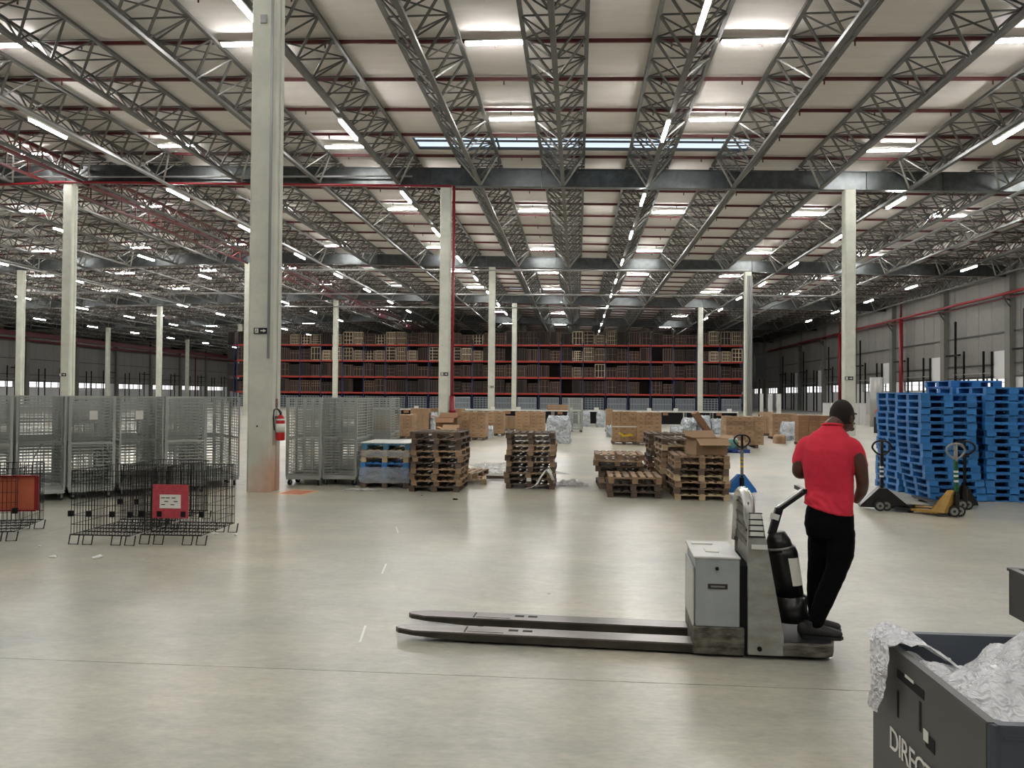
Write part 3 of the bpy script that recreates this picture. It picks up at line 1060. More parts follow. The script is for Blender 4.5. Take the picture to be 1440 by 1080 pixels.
def sheet(name, cx, cy, w_, d_, amp, label, m='floorfilm', res=28, cat='plastic film', rz=0, seed=0):
    b = MB()
    vs, fs = [], []
    for i in range(res + 1):
        for j in range(res + 1):
            u, v = i / res - .5, j / res - .5
            e = 1 + .35 * noise.noise(Vector((u * 5 + seed, v * 5, 3)))
            z = .012 + amp * abs(noise.noise(Vector((u * 7 + seed, v * 7, 0)))) * max(0, 1 - 2.6 * (u * u + v * v))
            vs.append((u * w_ * e, v * d_ * e, z))
    for i in range(res):
        for j in range(res):
            a = i * (res + 1) + j
            fs.append((a, a + res + 1, a + res + 2, a + 1))
    b.add(vs, fs)
    o = b.build(name, m, smooth=True, loc=(cx, cy, 0), rz=rz)
    return tag(o, label, cat)
sheet('loose_film', -1.75, 20.6, 2.0, 3.0, .16, 'white loose film spread on the floor between two tall pallet stacks', rz=.3)
sheet('film_scrap', -.15, 16.9, .75, .5, .2, 'scrap of white film beside the lone tall pallet stack', seed=5)
sheet('film_scrap', -4.25, 15.35, .8, .3, .05, 'film scrap on the floor at the foot of the film-wrapped stack', seed=8)
b = MB().bar((-.6, 0, .03), (.6, .05, .03), .08, .03).bar((-.5, .12, .06), (.55, -.1, .06), .08, .03)
tag(b.build('loose_plank', 'wooddark', loc=(-1.6, 17.8, 0)), 'loose dark planks on the floor film left of the lone stack', 'plank')

# ================================================================= CARTONS
CN = [0]
def load(px0, py, px1, ztop, desc, m='carton', cols=3, rows=7, D=1.1, side=1, single=True, pal=True, rz=0.0, Y=None):
    a, b_ = at_z(px0, py), at_z(px1, py)
    if Y: a, b_ = at_y(px0, py, Y), at_y(px1, py, Y)
    W = b_.x - a.x
    cx, cy = (a.x + b_.x) / 2, (a.y + b_.y) / 2 + D / 2
    z0 = .0
    if pal:
        pallet(cx, cy, 0, rz, 'wooddark', .12, 'wooden pallet under the ' + desc, W=min(1.0, W), D=min(D, 1.1), group='pallets under carton loads')
        z0 = .12
    h = (ztop - z0) / rows
    cw = W / cols
    me = MB().box((0, 0, h / 2), (cw - .008, D / 2 - .008, h - .006)).box((0, 0, h - .001), (.05, D / 2 - .004, .005), mi=1).box((0, -D / 4 + .002, h / 2), (cw * .3, .006, h * .22), mi=2).mesh('carton', [m, 'tape', 'cartondk'])
    jm = MB()
    for r in range(rows):
        for c in range(cols):
            for d in (0, 1):
                if d == 1 and not (r == rows - 1 or c == (cols - 1 if side > 0 else 0)):
                    continue
                if r == rows - 1 and random.random() < .08: continue
                x = -W / 2 + cw * (c + .5) + random.uniform(-.006, .006)
                y = -D / 4 + d * D / 2 + random.uniform(-.012, .012)
                if not single:
                    jm.box((x, y, z0 + h * (r + .5)), (cw - .012, D / 2 - .01, h - .008))
                    continue
                CN[0] += 1
                lab = 'carton in the %s, %s tier, %s across, %s' % (desc, od(r + 1), od(c + 1), 'front' if d == 0 else 'rear')
                o = link('carton', me, None, (cx + x * cos(rz) - y * sin(rz), cy + x * sin(rz) + y * cos(rz), z0 + h * r), rz + random.uniform(-.01, .01))
                tag(o, lab, 'carton', 'cartons of the ' + desc)
    if not single:
        o = jm.build('carton_load', m, loc=(cx, cy, 0), rz=rz)
        tag(o, 'block of stacked cartons: ' + desc, 'cartons', kind='stuff')
    return cx, cy, W
load(861, 625, 895, 1.32, 'yellow-taped carton load by the aisle', rows=6)
load(896, 626, 930, 1.30, 'carton load beside the yellow-taped one', side=-1, rows=7)
load(1022, 630, 1073, 1.20, 'wide carton load behind the blue pallet jack', cols=4, side=-1, rows=6)
load(648, 619, 683, 1.22, 'carton load beside the red riser pipe', rows=6)
load(724, 610, 766, 1.12, 'carton load above the lone pallet stack', cols=4, rows=6)
load(683, 613, 708, 1.16, 'narrow carton load past the riser pipe', rows=6, cols=2)
load(540, 617, 580, 1.05, 'carton load behind the film-wrapped pallets', rows=6)
load(518, 622, 541, 1.16, 'carton load seen beside the roll cages', rows=6, cols=2)
load(1087, 618, 1120, 1.18, 'carton load near the shouldered man', rows=6)
load(1124, 627, 1166, 1.22, 'brown carton load just beside the red shirt', rows=5, m='cartondk')
for q in ((576, 609, 603, 1.25, 'far load behind the red riser column'), (632, 606, 650, 1.2, 'far load right of riser column'), (769, 596, 799, 1.33, 'brown-topped load behind the wrapped bundle'),
          (708, 606, 730, .8, 'low far load with flat sheets'), (1074, 613, 1088, 1.2, 'far load between two carton loads'), (852, 608, 862, 1.25, 'narrow far load at the aisle'), (604, 604, 622, 1.2, 'far load behind the red riser')):
    load(q[0], q[1], q[2], q[3], q[4], single=False, cols=3, rows=6)
# yellow tape and labels on the nearest aisle load
a = at_z(861, 625); c = at_z(895, 625)
for k, (x, z, wd, rz) in enumerate(((a.x + .35, .42, .22, .5), (a.x + .55, .36, .35, -.1), (a.x + .72, .40, .2, .2))):
    o = MB().box((0, 0, 0), (wd, .008, .07)).build('tape_strip', 'yellow', loc=(x, a.y - .012, z))
    o.rotation_euler.y = rz
    tag(o, 'yellow tape strip, %s from the aisle, on the yellow-taped load' % od(k + 1), 'tape', 'yellow tape strips')
tag(MB().box((0, 0, 0), (c.x - a.x, .012, .04)).build('white_band', 'white', loc=((a.x + c.x) / 2, a.y - .01, .72)), 'white band round the yellow-taped carton load', 'band')

def open_carton(x, y, z, wd, dp, ht, label, rz=0, m='carton', flaps=(1, 1, 1, 1)):
    t = thing('open_carton', label, 'carton', (x, y, z), rz)
    b = MB()
    e = .006
    b.box((0, 0, e / 2), (wd, dp, e))
    for s in (-1, 1):
        b.box((0, s * (dp - e) / 2, ht / 2), (wd, e, ht))
        b.box((s * (wd - e) / 2, 0, ht / 2), (e, dp - 2 * e, ht))
    b.build('body', m, t)
    fd = dp * .42
    a_ = .75
    specs = [((0, -dp / 2, ht), (0, -1)), ((0, dp / 2, ht), (0, 1)), ((-wd / 2, 0, ht), (-1, 0)), ((wd / 2, 0, ht), (1, 0))]
    for i, (p, d) in enumerate(specs):
        if not flaps[i]: continue
        L = fd
        dz = -L * .55 if i in (0,) else L * .6
        if i in (2, 3): dz = L * .25
        o_ = Vector((d[0] * L * .8, d[1] * L * .8, dz))
        hw = wd / 2 if d[0] == 0 else dp / 2
        s_ = Vector((1, 0, 0)) if d[0] == 0 else Vector((0, 1, 0))
        P = Vector(p)
        q = [P - s_ * hw, P + s_ * hw, P + s_ * hw * .97 + o_, P - s_ * hw * .97 + o_]
        nn = Vector((0, 0, .006))
        MB().add([v for v in q] + [v + nn for v in q], [(3, 2, 1, 0), (4, 5, 6, 7), (0, 1, 5, 4), (1, 2, 6, 5), (2, 3, 7, 6), (3, 0, 4, 7)]).build('flap', m, t)
    return t
open_carton(s5a[0] + .16, s5a[1] - .1, s5a[2] + .001, .62, .50, .30, 'open brown carton with flaps up on the wooden pallet stack', rz=.25)
o = MB().box((0, 0, 0), (.10, .5, .62)).build('flattened_carton', 'cartondk', loc=(s5b[0] + .42, s5b[1], s5b[2] + .27))
o.rotation_euler.y = -.6
tag(o, 'flattened brown carton leaning on the pale-topped pallet stack', 'carton')
open_carton(-5.62, 33.4, 0, .8, .8, .95, 'tall open brown carton standing by the red riser base', m='cartondk')
open_carton(-5.3, 32.3, 0, .7, .5, .55, 'small open carton in front of the tall one by the riser', m='carton')

# ---- film wrapped bundles
def bundle(px0, py, px1, ht, D, label, m='filmfar', amp=.09, seed=1.0, name='wrapped_bundle', cat='bundle', res=20, f=3.0):
    a, c = at_z(px0, py), at_z(px1, py)
    W = c.x - a.x
    b = MB()
    vs, fs = [], []
    n, r = 40, 14
    for i in range(r + 1):
        z = ht * i / r
        for k in range(n):
            an = 2 * pi * k / n
            ca, sa = cos(an), sin(an)
            q = (abs(ca) ** 5 + abs(sa) ** 5) ** (-1 / 5)
            tp = 1 - .22 * max(0, (i / r - .72) / .28) ** 2
            d = 1 + amp * 1.6 * noise.noise(Vector((ca * q * f + seed, sa * q * f, z * f * 1.3 + seed)))
            vs.append((W / 2 * ca * q * tp * d, D / 2 * sa * q * tp * d, z + (.05 * noise.noise(Vector((ca * 3, sa * 3, seed))) if i == r else 0)))
    vs.append((0, 0, ht * .97))
    for i in range(r):
        for k in range(n):
            fs.append((i * n + k, i * n + (k + 1) % n, (i + 1) * n + (k + 1) % n, (i + 1) * n + k))
    for k in range(n):
        fs.append((r * n + k, r * n + (k + 1) % n, len(vs) - 1))
    b.add(vs, fs)
    o = b.build(name, m, smooth=True, loc=((a.x + c.x) / 2, (a.y + c.y) / 2 + D / 2, .0))
    return tag(o, label, cat, 'film-wrapped bundles')
bundle(768, 624, 802, 1.12, 1.1, 'silvery film-wrapped load standing in the aisle behind lone pallet stack', seed=2)
bundle(797, 607, 806, 1.1, 1, 'narrow silvery bundle peeking out by the grey cage trolley', seed=12)
bundle(818, 600, 830, 1.0, 1.2, 'small silvery bundle just past the grey cage trolley', seed=3)
bundle(839, 601, 853, 1.0, 1.2, 'small silvery bundle at the far aisle mouth', seed=4)
bundle(853, 615, 861, .55, 1, 'low white bundle leaning on the yellow-taped load', seed=5)
for i, (x0, x1, py, h) in enumerate(((946, 961, 611, .40), (963, 980, 610, .82), (983, 1000, 610, .95), (1004, 1019, 611, .80))):
    bundle(x0, py, x1, h, 1.6, 'silvery plastic bag heap beside wide carton load, %s from the aisle' % od(i + 1), seed=6 + i * 1.7, amp=.2, f=2.4)
bundle(604, 609, 612, 1.05, 1, 'white bag standing against the column with the red pipe', seed=21)
bundle(684, 616, 693, .55, .5, 'small white parcel pile before the narrow carton load', seed=22, m='filmfar')
bundle(1103, 620, 1126, .85, .9, 'grey wrapped drum-like bundle near the shouldered man', seed=23, m='filmfar')
bundle(1092, 624, 1106, .35, .7, 'low reddish-brown parcel on the floor near the man', seed=24, m='carton', name='parcel', cat='parcel')

# ================================================================= ROLL CAGES
def cage_meshes(m='cage', W=.72, D=.68, H=1.66):
    r = {}
    def panel(L):
        f = MB()
        for s in (-1, 1):
            f.box((s * (L / 2 - .017), 0, H / 2), (.036, .03, H))
        for z in (.02, H / 2 - .02, H - .015):
            f.box((0, 0, z), (L - .06, .026, .03))
        g_ = MB()
        n = 27
        for i in range(n):
            z = .06 + (H - .12) * i / (n - 1)
            g_.bar((-L / 2 + .02, 0, z), (L / 2 - .02, 0, z), .014, caps=False)
        for i in range(1, 4):
            g_.bar((-L / 2 + L * i / 4, .004, 0), (-L / 2 + L * i / 4, .004, H), .012, caps=False)
        return f.mesh('panel_frame', m), g_.mesh('wire_infill', m)
    r['side'] = panel(D)
    r['back'] = panel(W)
    r['base'] = MB().box((0, 0, .17), (W, D, .035)).box((0, -D / 2, .16), (W, .03, .06)).box((0, D / 2, .16), (W, .03, .06)).mesh('base', m)
    w_ = MB().cyl((0, 0, .055), .055, .035, 14, axis='x')
    r['wheel'] = w_.mesh('wheel', 'rubber')
    r['fork'] = MB().box((0, 0, .13), (.06, .05, .035)).box((.024, .0, .085), (.006, .04, .09)).box((-.024, 0, .085), (.006, .04, .09)).mesh('caster_fork', 'cage')
    r['tag'] = MB().box((0, -.02, 1.5), (.13, .004, .16)).mesh('label_plate', 'paper')
    r['latch'] = MB().bar((-.12, -.03, .75), (.0, -.03, 1.0), .02).box((0, -.03, 1.0), (.05, .03, .04)).mesh('latch', 'brace')
    return r
RC = cage_meshes()
CAGEW, CAGED, CAGEH = .72, .68, 1.66
def cage(x, y, rz, label, group, plate=False, front=False, latch=False):
    t = thing('roll_cage', label, 'roll cage', (x, y, 0), rz, group)
    link('base', RC['base'], t)
    for sx in (-1, 1):
        o = link('side_panel', RC['side'][0], t, (sx * CAGEW / 2, 0, .18), pi / 2)
        tag(link('wire_infill', RC['side'][1], o), kind='stuff')
        for sy in (-1, 1):
            c = link('caster', RC['fork'], t, (sx * (CAGEW / 2 - .06), sy * (CAGED / 2 - .07), 0), random.uniform(-1, 1))
            link('wheel', RC['wheel'], c)
    sides = (1, -1) if front else (1,)
    for sy in sides:
        o = link('back_panel' if sy > 0 else 'front_gate', RC['back'][0], t, (0, sy * (CAGED / 2 - .02), .18), 0)
        tag(link('wire_infill', RC['back'][1], o), kind='stuff')
    if plate: tag(link('label_plate', RC['tag'], t, (random.uniform(-.1, .1), -CAGED / 2, 0)), 'pale paper tag')
    if latch: link('latch', RC['latch'], t, (0, -CAGED / 2, 0))
    return t
A0, A1 = Vector((-10.15, 12.7, 0)), Vector((-7.0, 15.2, 0))
rowd = (A1 - A0).normalized()
rowa = atan2(rowd.y, rowd.x)
for row in range(4):
    for i in range(5 if row == 0 else 6):
        p = A0 + rowd * i * .80 + Vector((-rowd.y, rowd.x, 0)) * row * .78
        p += Vector((random.uniform(-.015, .015), random.uniform(-.02, .02), 0))
        cage(p.x, p.y, rowa + random.uniform(-.04, .04), 'grey wire roll cage left of the big column, %s row, %s towards the column' % (od(row + 1), od(i + 1)), 'roll cages on the near side of the column',
             plate=(row == 0 and i in (2, 3)), front=(i % 2 == 0), latch=row == 0 and i % 2 == 1)
for i, (x, y, a_) in enumerate(((-5.72, 16.3, .05), (-4.96, 16.45, -.05), (-5.85, 17.15, .1), (-5.05, 17.3, .0), (-4.72, 18.2, .1), (-5.95, 18.0, .0), (-5.55, 18.95, .08), (-4.95, 19.6, .0))):
    cage(x, y, a_, 'grey wire roll cage right of the big column, %s by distance behind the extinguisher' % od(i + 1), 'roll cages past the extinguisher', front=True, latch=(i == 1))
pt = at_z(809, 608)
cage(pt.x, pt.y + .4, .1, 'lone tall grey cage trolley far down the aisle', 'lone cage trolley', front=True)

# ================================================================= BLACK WIRE BASKETS
def basket(x, y, rz, label, W=1.12, D=.95, H=.80, legh=.13):
    t = thing('wire_basket', label, 'wire basket', (x, y, 0), rz, 'black wire pallet baskets')
    def grid(L, n, Ht, m, sparse=()):
        b = MB()
        for i in range(n + 1):
            b.bar((-L / 2 + L * i / n, 0, 0), (-L / 2 + L * i / n, 0, Ht), .0055, caps=False)
        for z in (0, Ht * .16, Ht * .30, Ht * .46, Ht * .62, Ht * .8, Ht):
            b.bar((-L / 2, 0, z), (L / 2, 0, z), .008 if z in (0, Ht) else .0055, caps=False)
        return b
    for nm, L, n, loc, rot in (('front_panel', W, 20, (0, -D / 2, legh), 0), ('back_panel', W, 20, (0, D / 2, legh), 0), ('side_panel', D, 17, (-W / 2, 0, legh), pi / 2), ('side_panel', D, 17, (W / 2, 0, legh), pi / 2)):
        o = grid(L, n, H, 'blackwire').build(nm, 'blackwire', t, loc=loc, rz=rot)
        o['kind'] = 'stuff'
    b = MB()
    for i in range(14):
        b.bar((-W / 2 + W * i / 13, -D / 2, legh), (-W / 2 + W * i / 13, D / 2, legh), .005, caps=False)
    for i in range(5):
        b.bar((-W / 2, -D / 2 + D * i / 4, legh), (W / 2, -D / 2 + D * i / 4, legh), .014, .014)
    tag(b.build('floor_grid', 'blackwire', t), kind='stuff')
    for sx in (-1, 1):
        for sy in (-1, 1):
            c = (sx * W * .36, sy * D / 2 * .96)
            MB().tube([(c[0] - .13, c[1], legh), (c[0] - .15, c[1], .008), (c[0] - .03, c[1], .008), (c[0] - .01, c[1], legh)], .008, 5).build('leg', 'blackwire', t)
            MB().tube([(c[0] + .05, c[1], legh), (c[0] + .03, c[1], .008), (c[0] + .15, c[1], .008), (c[0] + .17, c[1], legh)], .008, 5).build('leg', 'blackwire', t)
    for sx in (-.5, -.2, .2, .5):
        MB().box((sx * W, -D / 2 - .01, legh + H * .33), (.06, .03, .07)).build('clip', 'blackm', t)
    return t
basket(-5.91, 9.80, 0, 'black wire basket standing in front, next to the sign basket', W=.77, D=.98)
B2 = basket(-5.06, 9.92, .02, 'black wire basket carrying the red placard', W=.77, D=.98)
basket(-7.75, 9.75, .30, 'black wire basket cut by the photo edge with an orange panel', W=1.0, D=.98)
basket(-5.98, 11.0, .0, 'rear black wire basket behind the two front ones', W=.8, D=.98, H=.76)
p = at_y(240, 705, 9.42)
t = thing('placard', 'red framed placard with white notice hanging on a black basket', 'sign', (p.x, 9.42, p.z), .02)
MB().box((0, 0, 0), (.46, .015, .42)).build('board', 'placard', t)
MB().box((0, -.010, 0), (.27, .006, .17)).build('notice', 'paper', t)
b = MB()
for z, xs_ in ((.045, (-.09, -.03, .045)), (.0, (-.05, .07)), (-.04, (-.09, .03))):
    for x in xs_:
        b.box((x, -.0145, z), (.05, .003, .011))
b.build('print', 'sign', t)
p = at_y(20, 692, 9.6)
o = MB().box((0, 0, 0), (.62, .03, .42)).build('side_board', 'orangebox', loc=(p.x + .02, 9.5, p.z), rz=.2)
tag(o, 'orange-brown board with red frame hanging on the edge basket', 'board')
b = MB()
for a_, c_ in (((-.33, -.22), (.33, -.22)), ((-.33, .22), (.33, .22)), ((.33, -.22), (.33, .22))):
    b.bar((a_[0], -.02, a_[1]), (c_[0], -.02, c_[1]), .05, .02)
b.build('red_frame', 'redbright', o)
# litter
def scrap(px, py, s, label, seed, m='white', name='paper_scrap'):
    p = at_z(px, py)
    b = MB().ball((0, 0, s * .22), (s, s * .6, s * .28), 10)
    b.v = [(x * (1 + .5 * noise.noise(Vector((x * 20 + seed, y * 20, z * 20)))), y * (1 + .5 * noise.noise(Vector((x * 25, y * 22 + seed, 1)))), max(0.001, z * (1 + .6 * noise.noise(Vector((x * 30, y * 30, seed)))))) for x, y, z in b.v]
    o = b.build(name, m, loc=(p.x, p.y, 0), rz=seed)
    tag(o, label, 'litter', 'litter on the floor')
for i, (px, py, s, lab) in enumerate(((75, 784, .055, 'flat white scrap before the edge basket'), (137, 785, .07, 'white scrap lying nearest before the baskets'), (56, 769, .03, 'tiny white scrap beside the edge basket'),
     (303, 752, .05, 'white crumpled scrap under the placard basket'), (332, 753, .05, 'white crumpled scrap by the corner of the placard basket'), (772, 835, .018, 'tiny white fleck on the bare floor beyond the forks'), (232, 752, .04, 'small white scrap below the baskets'))):
    scrap(px, py, s, lab, i * 1.3)
scrap(640, 703, .06, 'small dark block lying before the tall pallet stack', 3, 'blackm', 'wood_offcut')
scrap(593, 697, .02, 'tiny dark crumb before the tall pallet stack', 4, 'blackm', 'wood_offcut')
for i, (x0, y0, x1, y1) in enumerate(((557, 741, 560, 750), (537, 807, 543, 793), (506, 904, 514, 880))):
    a, c = at_z(x0, y0, .001), at_z(x1, y1, .001)
    o = MB().bar((a.x, a.y, .002), (c.x, c.y, .002), .018, .003).build('tape_mark', 'white')
    tag(o, 'short white tape mark on the floor, %s from the tall stack' % od(i + 1), 'tape mark', 'white tape marks')

# extinguisher, its sign and its painted floor square
ep = (-5.80, 14.92)
t = thing('fire_extinguisher', 'red fire extinguisher hung on the side of the big column', 'extinguisher', (ep[0], ep[1], 1.0))
b = MB()
b.tube([(0, 0, 0), (0, 0, .02), (0, 0, .42), (0, 0, .47), (0, 0, .50)], [.075, .085, .085, .06, .03], 16)
b.build('cylinder', 'red', t, smooth=True)
MB().tube([(0, 0, .16), (0, 0, .33)], .0875, 16).build('instruction_label', 'paper', t, smooth=True)
MB().tube([(0, 0, .39), (0, 0, .425)], .0872, 16).build('band', 'paper', t, smooth=True)
MB().cyl((0, 0, .53), .022, .06, 10).bar((0, 0, .56), (0, -.09, .60), .02).bar((0, 0, .54), (0, -.08, .55), .015).build('valve_head', 'black', t)
MB().tube([(0, 0, .53), (-.05, -.04, .62), (-.1, -.08, .60), (-.11, -.09, .45), (-.09, -.08, .2)], .013, 8).build('hose', 'black', t, smooth=True)
MB().box((-.085, 0, .45), (.04, .06, .05)).build('wall_hook', 'tray', t)
t = thing('extinguisher_label', 'small red outlined rectangle on the big column above the extinguisher', 'sign', (-5.913, 15.0, 1.73))
MB().box((0, -.04, 0), (.006, .02, .16)).box((0, .04, 0), (.006, .02, .16)).box((0, 0, .075), (.006, .08, .02)).box((0, 0, -.075), (.006, .08, .02)).build('outline', 'redbright', t)
q = [at_z(383, 695), at_z(425, 697), at_z(453, 690), at_z(410, 688)]
def quad_tile(q, ins, z, m, name, parent=None):
    c = sum(q, Vector()) / 4
    vs = [c + (v - c) * ins for v in q]
    b = MB().add([(v.x, v.y, z) for v in vs], [(0, 1, 2, 3)])
    return b.build(name, m, parent)
t = thing('painted_square', 'orange painted floor square with pale border below the extinguisher', 'floor marking')
quad_tile(q, 1.0, .002, 'palefloor', 'border', t)
quad_tile(q, .74, .004, 'orangefloor', 'field', t)

# ================================================================= HIGH RACK
RY = 115.0
t = thing('pallet_rack', 'huge blue and orange pallet rack across the far end of the hall', 'rack', (0, RY, 0))
x0, x1 = at_y(333, 520, RY).x, at_y(1045, 520, RY).x
NB = 23
bw = (x1 - x0) / NB
LV = [2.25, 4.62, 7.02, 9.40]
D = 2.4
um = MB()
for yy in (0, 1.1, 2.4):
    um.box((0, yy, 4.9), (.14, .14, 9.8))
for i in range(9):
    um.bar((0, 0, .3 + i * 1.08), (0, 1.1, .3 + (i + 1) * 1.08 if i % 2 == 0 else .3 + i * 1.08 - 1.08 + 1.08), .07, caps=False)
ume = um.mesh('upright_frame', 'rackblue')
be = MB().box((0, 0, 0), (bw - .15, .07, .24)).mesh('shelf_beam', 'rackorange')
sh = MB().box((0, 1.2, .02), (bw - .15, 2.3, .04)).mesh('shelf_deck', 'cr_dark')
for i in range(NB + 1):
    link('upright_frame', ume, t, (x0 + bw * i, 0, 0))
for i in range(NB):
    for z in LV:
        link('shelf_beam', be, t, (x0 + bw * (i + .5), -.05, z))
        link('shelf_deck', sh, t, (x0 + bw * (i + .5), 0, z + .06))
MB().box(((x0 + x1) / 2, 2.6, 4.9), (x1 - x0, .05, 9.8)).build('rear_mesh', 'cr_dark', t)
def lattice(W, H, D, nv, nh, mcore, mlat, th=.06, rnd=0):
    b = MB()
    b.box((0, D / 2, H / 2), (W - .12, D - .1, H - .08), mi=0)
    for i in range(nv + 1):
        b.box((-W / 2 + th / 2 + (W - th) * i / nv, 0, H / 2), (th, .05, H), mi=1)
    for i in range(nh + 1):
        b.box((0, -.02, th / 2 + (H - th) * i / nh), (W, .05, th), mi=1)
    return b.mesh('slatted_crate', [mcore, mlat])
cw = bw / 2 - .14
def rough_crate(seed, mlat, dens):
    rr = random.Random(seed)
    H = rr.choice((1.45, 1.7, 1.85, 1.95))
    b = MB()
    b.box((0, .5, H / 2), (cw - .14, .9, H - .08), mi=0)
    nv = rr.choice((3, 4, 5, 6))
    for i in range(nv + 1):
        if i in (0, nv) or rr.random() < dens:
            b.box((-cw / 2 + .06 + (cw - .12) * i / nv + rr.uniform(-.01, .01), rr.uniform(-.03, .02), H / 2), (rr.uniform(.045, .10), .05, H), mi=1)
    nh = rr.choice((2, 3, 4))
    for i in range(nh + 1):
        if i == 0 or rr.random() < dens:
            b.box((0, -.02, .04 + (H - .08) * i / nh), (cw * rr.uniform(.6, 1), .05, rr.uniform(.05, .10)), mi=1)
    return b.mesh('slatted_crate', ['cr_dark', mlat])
CR = [rough_crate(k, 'cr_lat', .75) for k in range(10)]
CP = [rough_crate(40 + k, 'cr_pale', .85) for k in range(8)]
CG = lattice(bw - .5, 1.75, 1.2, 6, 5, 'cr_greyd', 'cr_grey', .07)
CG2 = lattice(bw - .5, 1.75, 1.2, 12, 2, 'cr_greyd', 'cr_grey', .12)
LN = ['lowest orange', 'second orange', 'third orange', 'top orange']
for li, z in enumerate(LV):
    for i in range(NB):
        for s in (0, 1):
            xx = x0 + bw * i + bw * (.255 + .49 * s)
            u = (xx - x0) / (x1 - x0)
            pl = (.08 < u < .38 and li >= 2) or (.40 < u < .50 and li >= 2) or (.68 < u < .76 and li >= 1) or (.93 < u and li >= 2)
            pale = pl and noise.noise(Vector((u * 14, li * 1.7, 0))) > -.12
            if not pale and random.random() < .07: continue
            me = random.choice(CP if pale else CR)
            o = link('slatted_crate', me, None, (xx, RY + .06, z + .13))
            tag(o, '%s slatted crate on the %s beam, %s bay, %s in its bay' % ('pale' if pale else 'dark brown', LN[li], od(i + 1), od(s + 1)), 'crate', 'crates on the high rack')
for i in range(NB):
    o = link('mesh_cage', CG if u_ else CG2, None, (x0 + bw * (i + .5), RY + .05, .02)) if (u_ := (i < 10 or i % 5 == 1)) is not None else None
    tag(o, 'grey mesh cage on the floor level of the rack, %s bay' % od(i + 1), 'cage', 'grey cages under the lowest beam')
# left flank of the rack
rk = thing('rack_flank', 'receding side run of crates and beams at the rack end by the roll cages', 'rack', (0, 0, 0))
for z in LV:
    MB().box((x0 - .6, RY + 14, z), (.07, 28, .2)).build('shelf_beam', 'rackorange', rk)
for k in range(10):
    MB().box((x0 - .6, RY + .4 + k * 3, 4.9), (.14, .14, 9.8)).build('upright', 'rackblue', rk)
for z in LV:
    b = MB()
    for k in range(19):
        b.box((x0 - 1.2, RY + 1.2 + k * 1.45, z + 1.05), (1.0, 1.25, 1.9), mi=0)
        b.box((x0 - .68, RY + .7 + k * 1.45, z + 1.05), (.06, .08, 1.9), mi=1)
        b.box((x0 - .68, RY + 1.5 + k * 1.45, z + 1.05), (.06, .08, 1.9), mi=1)
    tag(b.build('stored_crates', ['cr_dark', 'cr_lat'], rk), kind='stuff')

# ---- row of packing benches in front of the rack
BYY = 54.0
bt = MB().box((0, 0, .93), (1.72, .8, .05)).mesh('bench_top', 'white')
bl_ = MB().box((0, 0, .45), (.06, .06, .9)).mesh('leg', 'tray')
bs = MB().box((0, 0, .48), (1.66, .7, .80)).mesh('lower_bin', 'blackm')
bp = MB().box((0, 0, 1.05), (.30, .06, .24)).mesh('screen', 'paper')
bd = MB().box((0, 0, .80), (.34, .1, .22)).mesh('stored_box', 'cartondk')
xa, xb = at_y(528, 585, BYY).x, at_y(1060, 585, BYY).x
NBn = int((xb - xa) / 1.78)
for i in range(NBn):
    t = thing('packing_bench', 'white-topped packing bench over black bins before the rack, %s of the row' % od(i + 1), 'bench', (xa + 1.78 * (i + .5), BYY, 0), 0, 'packing benches in front of the rack')
    link('bench_top', bt, t)
    for sx in (-1, 1):
        for sy in (-1, 1):
            link('leg', bl_, t, (sx * .8, sy * .34, 0))
    link('lower_bin', bs, t)
    if i % 3: link('screen', bp, t, (.3, -.3, 0))
    if i % 2: link('stored_box', bd, t, (-.4, -.36, 0))

# ---- small things right of the carton loads
pq = at_z(1034, 637)
pallet(pq.x, pq.y + .4, 0, 0, 'bluedk', .12, 'low dark blue pallet on the floor with a mint container', W=1.0, D=.8, plastic=True, name='plastic_pallet')
t = thing('container', 'mint green container on the low dark blue pallet', 'container', (pq.x - .02, pq.y + .3, .121))
MB().tube([(0, 0, 0), (0, 0, .3), (0, 0, .33)], [.15, .17, .16], 14).build('body', 'greenbox', t, smooth=True)
MB().cyl((0, 0, .36), .16, .05, 14).build('lid', 'white', t)
o = open_carton(pq.x + .3, pq.y + .4, .122, .3, .3, .2, 'tiny open carton beside the mint container')
for i, (px, py, h, wd) in enumerate(((1249, 611, .95, 1.0), (1262, 611, .9, .9))):
    p = at_z(px, py)
    p.x += i * .5
    t = thing('dark_crate', 'dark slatted crate far back between the man and blue pallets, %s' % ('aisle side' if i == 0 else 'pallet side'), 'crate', (p.x, p.y, 0))
    link('body', lattice(wd, h, .9, 4, 3, 'blackm', 'cr_lat', .05), t)
p = at_z(1254, 606)
tag(MB().ball((0, 0, 1.12), (.5, .4, .25), 12).build('orange_bag', 'orangebox', loc=(p.x, p.y + 1.4, 0), smooth=True), 'orange bag lying on the dark crates far back', 'bag')
